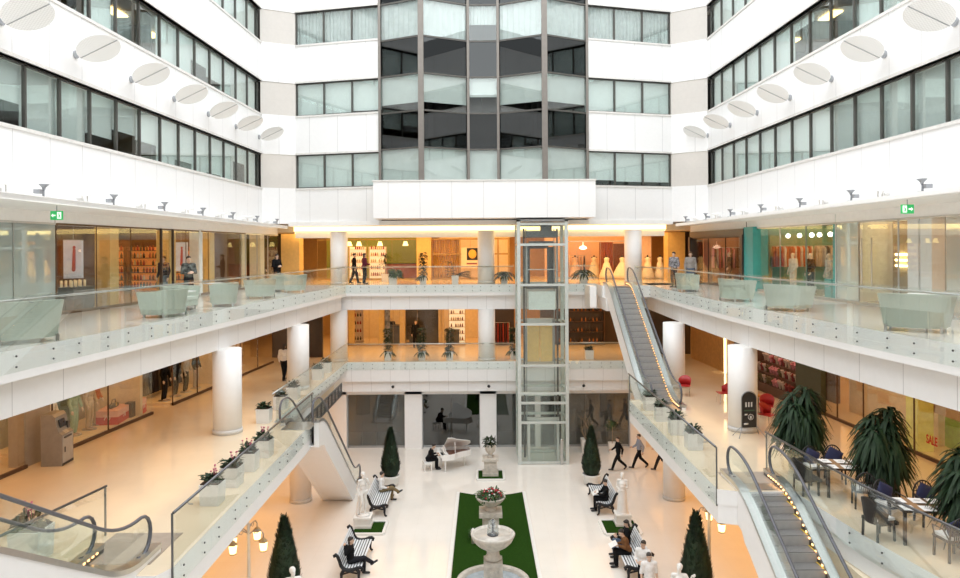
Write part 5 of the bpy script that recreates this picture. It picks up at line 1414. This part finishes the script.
# --- middle left
front(fl(shopL,18,20.9), L2, T2, SHOPG, BRN); front(fl(shopL,22.0,27.7), L2, T2, SHOPG, BRN, 2.8); front(fl(shopL,29.2,33.4), L2, T2, SHOPG, BRN, 2.1); front(fl(shopL,33.6,40.2), L2, T2, SHOPG, BRN, 2.2)
sw('wall_atm_pier', shopL, 20.9, 22.0, -.3, L2, T2, mat('grey brown pier', (.40,.35,.29), .5), .5)
sw('wall_sand_shop', shopL, 17, 20.9, -2.2, L2, T2, CRM)
sw('wall_window_back', shopL, 22, 27.0, -2.3, L2, T2, mat('sage wall', (.42,.40,.28), .6))
m = MB(); m.box(shopL(25)-1.6, 24.6, L2, .15, 1.6, 2.4); tag(obj('partition_screen', m, mat('deep green panel', (.05,.12,.07), .6)), 'deep green display panel behind the mannequins of the left middle shop', 'display panel')
for a, b in ((22.0,27.7),(29.2,33.4)): 
    m = MB(); m.prism([(shopL(a)-.1,a),(shopL(b)-.1,b),(shopL(b)-2.0,b),(shopL(a)-2.0,a)], L2, L2+.10); struct('floor_display_plinth', m, CRM)
sw('wall_brown_boutique', shopL, 27, 33.5, -3.6, L2, T2, BRN)
m = MB(); m.box(shopL(27.1)-1.2, 27.1, L2, 2.2, .2, 2.9); struct('wall_white_pier', m, CRM)
m = MB(); m.box(shopL(33.5)-2, 33.5, L2, 4, .15, 2.9); struct('wall_lit_partition', m, CRM)
sw('wall_lit_shop', shopL, 33.6, 41, -3.0, L2, T2, CRM)
m = MB(); m.box(shopL(33.9)-.1, 33.9, L2, .25, .35, 2.9); struct('column', m, WHITE)
m = MB(); m.box(shopL(35.2)-1.2, 35.2, L2, .12, .8, 1.9); tag(obj('light_box', m, WHITEL), 'tall bright light panel inside the lit left middle shop', 'light box')
m = MB(); m.box(-10.9, 42.2, L2, 3.0, .2, 2.9); struct('wall_dark_back_passage', m, ESP)
# --- middle right
front(fl(shopR,17,24.2), L2, T2, SHOPG, BRN, 2.4); front(fl(shopR,24.4,27.6), L2, T2, SHOPG, BRN, 1.4)
sw('wall_yellow_shop', shopR, 17, 22.6, 1.6, L2, T2, OLIVE)
m = MB(); m.box(shopR(22.3)+.5, 22.3, L2, .5, .6, 2.9); struct('column', m, mat('yellow pier', (.85,.90,.30), .5))
m = MB(); m.box(shopR(21)+.75, 21.4, L2+.1, .06, 1.5, 1.1); m.M = None; tag(obj('poster', m, mat('sepia poster', (.45,.28,.14), .6)), 'sepia poster hanging above the sale lettering', 'poster').location = (0,0,1.1)
sw('wall_cream_store', shopR, 22.6, 27.5, 1.4, L2, T2, CRM)
sw('wall_dark_green', shopR, 26.9, 28.8, -.02, L2, T2, mat('dark green panel', (.05,.06,.035), .5))
sw('wall_flower_stall', shopR, 28.8, 33.0, 1.6, L2, T2, BRN)
m = MB(); m.box(shopR(33.0)-.1, 33.1, L2, 1.2, .6, 2.9); struct('wall_stall_end', m, BRN)
sw('wall_orange_wood', shopR, 33.3, 41, .1, L2, T2, WOODO)
m = MB(); m.box(shopR(36)-.02, 36.1, L2, .08, .14, 2.9); tag(obj('light_strip', m, WARML), 'vertical glowing strip in the orange wood wall', 'light strip')
m = MB(); m.box(10.8, 42.6, L2, 3.6, .2, 2.9); struct('wall_dark_right_passage', m, ESP)
s_ = thing('sale_lettering', 'red SALE lettering in the yellow green shop window', 'sign', (shopR(20.95)-.06, 20.95, L2+.62), -PI/2+.06)
o = bpy.data.objects.new('letters', text_mesh('SALE', .36, mat('red letters', (.55,.03,.02), .5), bold=True)); COL.objects.link(o); o.parent = s_; o.scale = (.62,1,1)
# --- middle back
front([(-9.0,YS),(-1.0,YS)], L2, T2, SHOPG, mat('gold frame', (.40,.26,.10), .4, metal=.5), 1.7)
m = MB(); m.box(-4.5, 51, L2, 9, .2, 2.9); struct('wall_middle_back_shop', m, CRM)
m = MB(); m.box(1.2, YS+.4, L2, 2.1, .2, 2.9); struct('wall_dark_front', m, ESP)
m = MB(); m.box(6.6, YS+.4, L2, 5.2, .2, 2.9); struct('wall_dark_lounge', m, mat('near black brown', (.06,.035,.02), .5))
for x in (-8.6,-6.6,-5.2,-2.6): m = MB(); m.box(x, YS+.3, L2, .35, .5, 2.9); struct('column', m, AMB)
# ================================================================== goods
def garments(x0, y0, x1, y1, z, n, cols, label, group, seed=1, h=.95, lift=0):
    """n garments on hangers along a rail, each its own object"""
    q = random.Random(seed)
    a = Vector((x0,y0)); b = Vector((x1,y1)); rz = math.atan2(b.y-a.y, b.x-a.x)
    rk = thing('clothes_rail', 'metal clothes rail '+group.split(' ',1)[1], 'clothes rail', ((x0+x1)/2,(y0+y1)/2,z), rz); H0 = 1.5+lift
    L = (b-a).length
    m = MB(); m.smooth = True; m.tube([(-L/2,0,H0),(L/2,0,H0)], .018, 6); obj('rail', m, STEEL, rk)
    for s in (-1, 1):
        m = MB(); m.smooth = True; m.tube([(s*L/2,0,0),(s*L/2,0,H0)], .018, 6); obj('post', m, STEEL, rk)
        m = MB(); m.box(s*L/2,0,0,.05,.5,.03); obj('foot', m, STEEL, rk)
    for i in range(n):
        c = cols[q.randrange(len(cols))]; key = 'garment %.2f %.2f %.2f' % c
        me = GM.get((key,h))
        if me is None:
            m = MB(); m.smooth = True; rs = []
            for zz, wd, th in ((1.46,.04,.02),(1.40,.20,.035),(1.30,.24,.05),(1.0,.20,.055),(1.46-h,.25,.06)):
                rs.append([(th*cos(2*PI*k/10), wd*sin(2*PI*k/10), zz) for k in range(10)])
            m.rings(rs[::-1]); me = m.mesh('garment', cloth(key, c)); GM[(key,h)] = me
        p = a.lerp(b, (i+.5)/n); o = bpy.data.objects.new('garment', me); COL.objects.link(o)
        o.location = (p.x, p.y, z+.03+lift); o.rotation_euler = (0,0,rz+q.uniform(-.12,.12)); tag(o, label, 'garment', group)
GM = {}
WARMS = [(.45,.12,.05),(.30,.08,.04),(.60,.45,.32),(.08,.06,.06),(.50,.28,.10)]
garments(13.6, 33.0, 15.5, 33.0, L3, 15, [(.60,.12,.05),(.70,.60,.50),(.42,.10,.06)], 'red, rust or cream garment hanging in the teal shop', 'garments on the teal shop rail', 4, .95, .55)
garments(15.6, 33.0, 16.7, 33.0, L3, 12, [(.10,.10,.10),(.60,.52,.44),(.45,.38,.32)], 'dark or beige garment hanging at the far side of the teal shop', 'garments at the far side of the teal shop', 5, .95, .55)
garments(13.3, 40.6, 15.8, 40.6, L3, 22, [(.70,.30,.34),(.62,.48,.40),(.10,.05,.05),(.50,.12,.14)], 'pink, rose or dark dress hanging in the dark framed shop', 'dresses in the dark framed shop', 6, 1.15, .5)
m = MB(); m.box(15.3, 41.2, L3, 4.6, .15, 3.2); struct('wall_rose_partition', m, mat('rose brown wall', (.40,.20,.14), .6))
m = MB(); m.box(15.7, 33.42, L3, 4.4, .08, 3.0); struct('wall_jade_partition', m, mat('jade wall', (.16,.36,.26), .6))
garments(shopL(31)-1.7, 29.6, shopL(33)-1.7, 33.0, L2, 16, [(.06,.05,.05),(.16,.14,.11),(.30,.24,.17)], 'dark or brown coat hanging in the left middle boutique', 'coats in the left middle boutique', 7, 1.2)
garments(shopL(37)-1.5, 36.2, shopL(39)-1.5, 39.4, L2, 12, [(.75,.70,.62),(.55,.42,.30)], 'pale garment hanging in the lit left middle shop', 'pale garments in the lit shop', 8)
garments(5.1, 49.6, 7.4, 49.6, L3, 11, [(.03,.03,.03),(.5,.4,.36),(.75,.6,.55)], 'black or blush garment hanging behind the bridal window', 'garments behind the bridal window', 9, 1.1)
garments(.6, 46.9, 1.9, 46.9, L2, 8, [(.30,.05,.04),(.10,.03,.03)], 'dark red garment hanging beside the lift on the middle floor', 'dark red garments beside the lift', 10, 1.3)
def mannequin(label, x, y, z, rz, top, leg, dress=False, sleeve=1.0, head=True, skin=None):
    J = pose('stand'); J.update(Lel=V((.27,-.03,1.14)), Lwr=V((.20,-.16,.93)), Lha=V((-.2,-.4,-1)))
    r = thing('mannequin', label, 'mannequin', (x,y,z), rz, 'shop mannequins')
    sm = skin or mat('mannequin plastic', (.72,.58,.46), .35)
    obj('body', skinmesh(J, fem=True, mats=sm, voxel=.018), None, r)
    if top: obj('top', topmesh(J, top, sleeve, .02, .01), None, r)
    if leg and not dress: obj('trousers', legmesh(J, leg, wide=1.15), None, r)
    if dress:
        m = MB(); m.smooth = True; m.lathe([(.02,1.02),(.17,1.0),(.20,.9),(.24,.5),(.28,.25)], n=20); obj('skirt', m, leg, r)
    m = MB(); m.lathe([(.24,0),(.24,.02),(.02,.03)], n=20); obj('stand', m, STEEL, r)
CREAMC = cloth('cream', (.74,.68,.58)); MINT = cloth('mint', (.34,.50,.36)); SAND = cloth('sand', (.58,.46,.30)); ORNG = cloth('rust', (.55,.16,.05)); STRP = cloth('stone', (.50,.46,.40))
mannequin('mannequin in a cream coat in the teal shop window', 14.15, 32.0, L3, -PI/2+.3, CREAMC, CREAMC)
mannequin('mannequin in black with a white scarf in the teal shop window', 14.2, 30.4, L3, -PI/2+.2, BLK, CHAR)
mannequin('mannequin in a pale stone outfit in the teal shop window, nearest the camera', 14.15, 28.7, L3, -PI/2, STRP, STRP)
mannequin('mannequin in a black dress in the dark framed window', 13.9, 36.0, L3, -PI/2, BLK, BLK, True)
mannequin('mannequin in a pale gold skirt in the dark framed window', 13.7, 35.1, L3, -PI/2, BLK, CREAMC, True)
mannequin('mannequin in a dark jacket in the dark framed window, farthest', 13.6, 38.6, L3, -PI/2, CHAR, CHAR)
mannequin('mannequin in cream trousers in the left middle shop window, nearest the cash machine', shopL(23)-.75, 23.0, L2+.1, PI/2, CREAMC, CREAMC)
mannequin('mannequin in mint green trousers in the left middle shop window', shopL(24)-.75, 24.2, L2+.1, PI/2, MINT, MINT)
mannequin('mannequin in sand trousers in the left middle shop window', shopL(25)-.75, 25.0, L2+.1, PI/2, SAND, SAND)
mannequin('mannequin with hand on hip in a rust top, left middle shop window', shopL(25.6)-.95, 25.7, L2+.1, PI/2+.3, ORNG, SAND)
for i, (y, t, l) in enumerate(((29.7,BLK,CHAR),(30.6,CHAR,BLK),(31.5,STRP,BLK),(32.4,BLK,STRP))):
    mannequin('dark dressed mannequin in the left middle boutique window, %s' % ('nearest','second','third','farthest')[i], shopL(y)-.6, y, L2+.1, PI/2, t, l)
mannequin('mannequin in pale clothes by the cosmetics shop on the left upper gallery', -13.0, 37.9, L3, PI/2, CREAMC, CREAMC)
mannequin('mannequin in black by the far left shop of the upper gallery', -12.3, 39.9, L3, PI/2, BLK, BLK, True)
mannequin('mannequin in black inside the back middle shop', -6.1, 48.4, L2, 0, BLK, BLK)
def gown(label, x, y, mt, w=.62):
    r = thing('bridal_gown', label, 'gown', (x,y,L3), 0, 'gowns on dress forms')
    m = MB(); m.smooth = True; m.lathe([(w,.03),(w*.9,.3),(w*.55,.75),(.19,1.02),(.13,1.10),(.16,1.22),(.18,1.34),(.10,1.40)], n=28); obj('dress', m, mt, r)
    m = MB(); m.smooth = True; m.lathe([(.13,1.36),(.06,1.44),(.05,1.52),(.02,1.54)], n=14); m.cap((-.14,0,1.38),(.14,0,1.38),.05,.05); obj('dress_form', m, BLACK, r)
    m = MB(); m.lathe([(.22,0),(.22,.02),(.02,.03)], n=16); obj('stand', m, STEEL, r)
IV = cloth('ivory', (.80,.72,.58)); LIL = cloth('blush silk', (.74,.52,.42))
gown('ivory gown on a dress form in front of the dark red door', XD(622,46.2), 46.2, IV, .66)
gown('ivory gown on a dress form against the red curtain', XD(606.5,46.4), 46.4, IV, .5)
gown('ivory gown on a dress form in the bridal window, nearest the curtain', XD(594,48.0), 48.0, IV, .5)
gown('blush gown on a dress form in the bridal window, next to the lift', XD(575,48.2), 48.2, LIL, .4)
gown('ivory gown on a dress form right of the round back column', XD(647.5,46.2), 46.2, IV, .45)
gown('pale gown on a dress form beside the right amber pier', XD(660,46.2), 46.2, IV, .4)
m = MB(); m.lathe([(.01,.45),(.02,.2),(.22,.12),(.28,.0),(.1,-.08)], n=12)
tag(obj('chandelier', m, mat('pink lamp glow', (1,.62,.45), emit=4), None, (XD(583,48.5),48.5,11.5)), 'small glowing pink chandelier above the bridal window', 'chandelier')
# shelf units with goods
BOT = MB(); BOT.smooth = True; BOT.lathe([(.05,0),(.055,.02),(.055,.16),(.02,.20),(.02,.26)], n=10)
bots = [BOT.mesh('bottle', mat('bottle '+n_, c, .25)) for n_, c in (('amber',(.30,.11,.03)),('dark',(.03,.02,.02)),('cream',(.70,.55,.36)),('red',(.40,.05,.03)))]
def shelf(label, x, y, z, rz, w, rows, per, frame, goods, gl, gg, seed=1, back=None, h=2.2):
    r = thing('shelf_unit', label, 'shelf', (x,y,z), rz); q = random.Random(seed)
    m = MB(); m.box(0,.17,0,w,.03,h); obj('back_panel', m, back or frame, r)
    for s in (-1, 1): m = MB(); m.box(s*w/2,0,0,.04,.36,h); obj('side_panel', m, frame, r)
    c, n = cos(rz), sin(rz)
    for i in range(rows):
        zz = .15+(h-.35)*i/(rows-1) if rows > 1 else .8
        m = MB(); m.box(0,0,zz,w-.04,.34,.03); obj('shelf', m, frame, r)
        for j in range(per):
            if q.random() < .08: continue
            u = -w/2+.1+(w-.2)*(j+.5)/per; o = bpy.data.objects.new('bottle', goods[q.randrange(len(goods))]); COL.objects.link(o)
            o.location = (x+u*c-(-.05)*n, y+u*n+(-.05)*c, z+zz+.03); tag(o, gl, 'bottle', gg)
for i, (y, lb) in enumerate(((29.4,'nearest'),(31.2,'middle'),(33.0,'farthest'))):
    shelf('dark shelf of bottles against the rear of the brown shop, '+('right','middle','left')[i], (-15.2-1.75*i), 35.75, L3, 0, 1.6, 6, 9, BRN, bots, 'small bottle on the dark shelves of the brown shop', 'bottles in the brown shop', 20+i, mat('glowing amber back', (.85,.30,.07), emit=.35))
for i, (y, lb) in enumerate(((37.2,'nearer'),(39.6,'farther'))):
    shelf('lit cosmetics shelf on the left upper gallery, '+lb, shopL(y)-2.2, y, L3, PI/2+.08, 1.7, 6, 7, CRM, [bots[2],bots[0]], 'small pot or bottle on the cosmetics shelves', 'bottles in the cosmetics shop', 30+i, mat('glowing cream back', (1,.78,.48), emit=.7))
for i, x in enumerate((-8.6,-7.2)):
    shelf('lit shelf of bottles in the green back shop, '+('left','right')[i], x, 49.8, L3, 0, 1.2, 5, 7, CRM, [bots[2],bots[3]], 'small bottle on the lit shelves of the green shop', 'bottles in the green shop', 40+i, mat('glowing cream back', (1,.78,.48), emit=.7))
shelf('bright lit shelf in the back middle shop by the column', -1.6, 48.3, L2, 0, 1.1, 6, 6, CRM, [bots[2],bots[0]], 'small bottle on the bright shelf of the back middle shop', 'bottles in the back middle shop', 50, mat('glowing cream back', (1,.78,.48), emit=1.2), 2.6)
shelf('shelf with red goods at the left of the back middle shop', -8.6, 48.6, L2, .3, 1.1, 5, 5, CRM, [bots[3],bots[1]], 'small red or dark jar on the left shelf of the back middle shop', 'jars in the back middle shop', 51, None, 2.5)
shelf('low dark bar shelf in the right back lounge', 6.6, YS+.0, L2, 0, 3.2, 4, 12, BRN, [bots[0],bots[1]], 'small bottle on the bar shelf of the right back lounge', 'bottles in the back lounge', 52, ESP, 2.4)
# counters
def counter(label, x, y, z, w, d, h, mt, rz=0):
    r = thing('shop_counter', label, 'counter', (x,y,z), rz)
    m = MB(); m.box(0,0,.06,w,d,h-.10); obj('body', m, mt, r)
    m = MB(); m.box(0,0,h-.04,w+.06,d+.06,.04); obj('countertop', m, ESP, r)
    m = MB(); m.box(0,0,0,w-.06,d-.06,.06); obj('plinth', m, BLACK, r)
DK = mat('dark counter', (.07,.06,.05), .4)
counter('dark counter in the back middle shop, left one', -5.6, 48.3, L2, 1.0, .9, 1.25, DK)
counter('dark counter in the back middle shop, right one', -4.2, 48.6, L2, 1.3, .7, 1.1, DK)
m = MB(); m.box(0,0,0,.9,.12,2.85); tag(obj('partition_screen', m, DK, None, (-3.3,48.0,L2)), 'tall dark partition screen in the back middle shop', 'screen')
m = MB(); m.box(0,0,0,1.4,.3,.9); m.box(0,.1,.9,1.4,.08,1.6); tag(obj('bar_cabinet', m, DK, None, (-4.6,50.2,L2)), 'dark bar cabinet at the rear of the back middle shop', 'cabinet')
m = MB(); m.box(0,0,0,.7,.06,2.3); tag(obj('poster', m, mat('blue grey poster', (.30,.33,.42), .6, var=.7, scale=5), None, (XD(384,47.8),48.0,L2)), 'mottled blue grey poster panel in the back middle shop', 'poster')
counter('dark low counter before the lit shelf of the back middle shop', -1.85, 47.4, L2, .85, .5, 1.0, DK)
counter('dark display table with candles in the brown shop', shopL(24.6)-1.0, 24.6, L3, 1.3, .7, .78, DK, PI/2)
counter('red lacquer counter in the green back shop', -5.3, 48.6, L3, 2.2, .7, 1.05, mat('red lacquer', (.25,.07,.04), .4))
cm = MB(); cm.smooth = True; cm.lathe([(.04,0),(.04,.22),(.01,.23)], n=10); cand = cm.mesh('candle', mat('cream candle', (.85,.68,.40), .5, emit=.25))
for i in range(9):
    o = bpy.data.objects.new('candle', cand); COL.objects.link(o); o.location = (shopL(24.6)-1.0+(.15 if i % 2 else -.12), 24.05+.135*i, L3+.78); tag(o, 'cream candle standing on the dark display table of the brown shop', 'candle', 'candles on the dark display table')
# hanging banners
def banner(label, x, y, rz, w=.62, h=1.35, z=10.55):
    r = thing('banner', label, 'banner', (x,y,z), rz)
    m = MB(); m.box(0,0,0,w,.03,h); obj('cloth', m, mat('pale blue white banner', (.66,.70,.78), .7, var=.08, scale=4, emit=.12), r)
    m = MB(); m.smooth = True; m.cap((0,-.02,.30),(.02,-.02,h-.35),.06,.045); m.ell((.02,-.02,h-.26),(.05,.02,.06)); obj('red_figure', m, mat('soft red print', (.50,.10,.12), .7), r)
    m = MB(); m.tube([(-w/2,0,h),(w/2,0,h)], .02, 6); m.tube([(0,0,h),(0,0,2.1)], .008, 5); obj('hanger', m, GREYM, r)
banner('tall white banner with a red figure hanging over the candle table', shopL(25.2)-1.3, 25.0, .7)
banner('tall white banner with a red figure hanging near the camouflage jacket', shopL(32.8)-1.6, 33.2, .7)
# sale boxes
RSALE = mat('red sale box', (.62,.06,.05), .5); PKB = mat('pink sale print', (.85,.50,.42), .5)
def sale_box(label, x, y, z, rz, w, d, h, txt='SALE'):
    r = thing('sale_box', label, 'box', (x,y,z), rz)
    m = MB(); m.box(0,0,0,w,d,h*.55); obj('lower_band', m, RSALE, r)
    m = MB(); m.box(0,0,h*.55,w,d,h*.45); obj('upper_band', m, PKB, r)
    for k, (tx, a) in enumerate(((txt,0),(txt,PI/2))):
        o = bpy.data.objects.new('print', text_mesh(tx, h*.5, mat('cream print', (.9,.75,.65), .5))); COL.objects.link(o); o.parent = r
        o.location = (0,-d/2-.004,h*.5) if k == 0 else (w/2+.004,0,h*.5); o.rotation_euler = (0,0,a)
sale_box('large red and pink display box in the left middle shop window', shopL(26.2)-.62, 26.2, L2+.1, .12, .75, 1.25, .5, '70')
sale_box('smaller red and pink display box farther along the left middle shop window', shopL(27.4)-.35, 27.45, L2+.1, .12, .3, .55, .55, '70')
r = thing('handbag', 'dark bag with gold clasp on the red display box', 'bag', (shopL(26.2)-.62, 26.2, L2+.6))
m = MB(); m.smooth = True; m.cap((0,-.2,.08),(0,.2,.08),.09,.09); obj('bag_body', m, mat('olive leather', (.12,.10,.04), .5), r)
m = MB(); m.smooth = True; m.tube([(0,-.15,.14),(0,-.1,.3),(0,.1,.3),(0,.15,.14)], .014, 6); obj('bag_handle', m, mat('olive leather', (.12,.10,.04), .5), r)
m = MB(); m.box(.1,0,.06,.02,.07,.12); obj('clasp', m, mat('gold clasp', (.8,.6,.15), .3, metal=.8), r)
m = MB(); m.box(0,0,0,.25,.5,.55); tag(obj('gift_bag', m, mat('grey black bag', (.08,.08,.08), .5), None, (shopL(27.0)-.4,26.95,L2+.1)), 'dark grey bag standing between the two red display boxes', 'bag')
m = MB(); m.box(0,0,0,.6,.5,.75); tag(obj('display_cube', m, TEAL, None, (13.75,27.4,L3)), 'bright teal display cube at the near end of the teal shop window', 'display cube')
# flower stall on the right middle floor
st = thing('flower_stall', 'tiered stall glowing pink and red behind the dracaena', 'stall', (shopR(30.8)+.2, 30.8, L2), -PI/2+.06)
for k in range(4): m = MB(); m.box(0,.45-.28*k,0,3.6,.30,1.6-.4*k); obj('tier', m, mat('dark stall wood', (.10,.045,.025), .6), st)
fl_m = {}
for nm, c, e in (('red bunch',(.22,.03,.03),0),('pink bunch',(.50,.20,.22),0),('white bunch',(.45,.36,.30),0),('dark bunch',(.10,.08,.03),0)):
    m = MB(); q = random.Random(len(nm)+int(c[0]*100))
    for i in range(9): m.ell((q.uniform(-.1,.1),q.uniform(-.1,.1),.25+q.uniform(-.04,.06)),(.05,.05,.04),6,4)
    m.lathe([(.05,0),(.09,.22)],n=8); fl_m[nm] = m.mesh('flower_bunch', mat(nm, c, .6))
q = random.Random(4)
for k in range(4):
    for j in range(13):
        u = -1.68+j*.28; v = .45-.28*k; a = -PI/2+.06
        o = bpy.data.objects.new('flower_bunch', fl_m[q.choice(list(fl_m))]); COL.objects.link(o)
        o.location = (shopR(30.8)+.2+u*cos(a)-v*sin(a), 30.8+u*sin(a)+v*cos(a), L2+1.6-.4*k); tag(o, 'bunch of flowers in a small pot on the pink and red stall', 'flowers', 'flower bunches on the stall')
for k, y in enumerate((29.6,30.8,32.0)):
    m = MB(); m.box(0,0,0,.12,.7,.05); tag(obj('stall_lamp', m, mat('pink white lamp', (1,.70,.68), emit=9), None, (shopR(y)+.25,y,L2+2.2)), 'pink white lamp above the flower stall, %s' % ('nearest','middle','farthest')[k], 'lamp', 'lamps above the stall')
# pendant lamps of the green shop
pm = MB(); pm.smooth = True; pm.lathe([(.10,.30),(.20,.0),(.19,0),(.09,.29)], n=16)
pme = pm.mesh('shade', mat('yellow pendant glow', (1,.80,.30), emit=2.6))
for i, px in enumerate((349.5,359,380,405.5)):
    r = thing('pendant_lamp', 'yellow glowing pendant lamp in the green back shop, %s from left' % ('first','second','third','fourth')[i], 'lamp', (XD(px,47.6),47.6,11.75), 0, 'pendant lamps in the green shop')
    o = bpy.data.objects.new('shade', pme); COL.objects.link(o); o.parent = r
    m = MB(); m.tube([(0,0,.28),(0,0,.8)], .008, 5); obj('cord', m, BLACK, r)
# downlights
dl = MB(); dl.lathe([(.12,0),(.12,.03)], n=16); dlm = dl.mesh('downlight', mat('downlight glow', (1,.80,.45), emit=14))
for j, y in enumerate((42.6,44.0,45.4)):
    for i in range(12):
        o = bpy.data.objects.new('downlight', dlm); COL.objects.link(o); o.location = (-11+i*2.0, y, 12.525); tag(o, 'small round recessed downlight in the ceiling over the back gallery', 'downlight', 'recessed downlights over the back gallery')
for s, fn, lb in ((-1, shopL, 'left'), (1, shopR, 'right')):
    for i in range(9):
        for dx in (1.2, 2.6):
            y = 23+i*2.0+dx*.3; o = bpy.data.objects.new('downlight', dlm); COL.objects.link(o); o.location = (fn(y)+s*dx, y, 12.715); tag(o, 'small round recessed downlight inside the shops of the %s upper gallery' % lb, 'downlight', 'recessed downlights of the %s upper shops' % lb)
# round track lamp cluster in the teal shop
for i, y in enumerate((27.4,28.2,29.0,29.6,30.6,31.6)):
    m = MB(); m.smooth = True; m.ell((0,0,0),(.10,.10,.10),10,7); tag(obj('spot_bulb', m, WHITEL, None, (shopR(y)+1.0,y,12.0)), 'bright round spot bulb near the teal shop ceiling, %s from the camera' % ('first','second','third','fourth','fifth','sixth')[i], 'bulb', 'spot bulbs of the teal shop')
# lamps in the offices
ob = MB(); ob.box(0,0,0,.5,1.2,.06); obm = ob.mesh('office_lamp', mat('office lamp glow', (1,.72,.30), emit=5))
for s, ys in ((-1,(24.5,27.5,30,33,36)),(1,(24,27,31,35))):
    for y in ys:
        for z in (17.45,21.6):
            o = bpy.data.objects.new('office_lamp', obm); COL.objects.link(o); o.location = (s*15.4,y,z); tag(o, 'warm lamp on an office ceiling behind the %s upper windows' % ('left' if s < 0 else 'right'), 'lamp', 'office lamps on the %s' % ('left' if s < 0 else 'right'))
# small black cameras on the fascias
cmr = MB(); cmr.smooth = True; cmr.ell((0,0,0),(.09,.09,.09),10,7); cmm = cmr.mesh('dome_camera', BLACK)
for x, y, z, lb in ((XD(392,40.1),40.12,3.72,'under the middle balcony, left of the piano wall'),(XD(488,40.1),40.12,3.72,'under the middle balcony above the centre pier'),(XD(583,40.1),40.12,3.72,'under the middle balcony right of the lift')):
    o = bpy.data.objects.new('dome_camera', cmm); COL.objects.link(o); o.location = (x,y,z); tag(o, 'small black dome camera '+lb, 'camera')
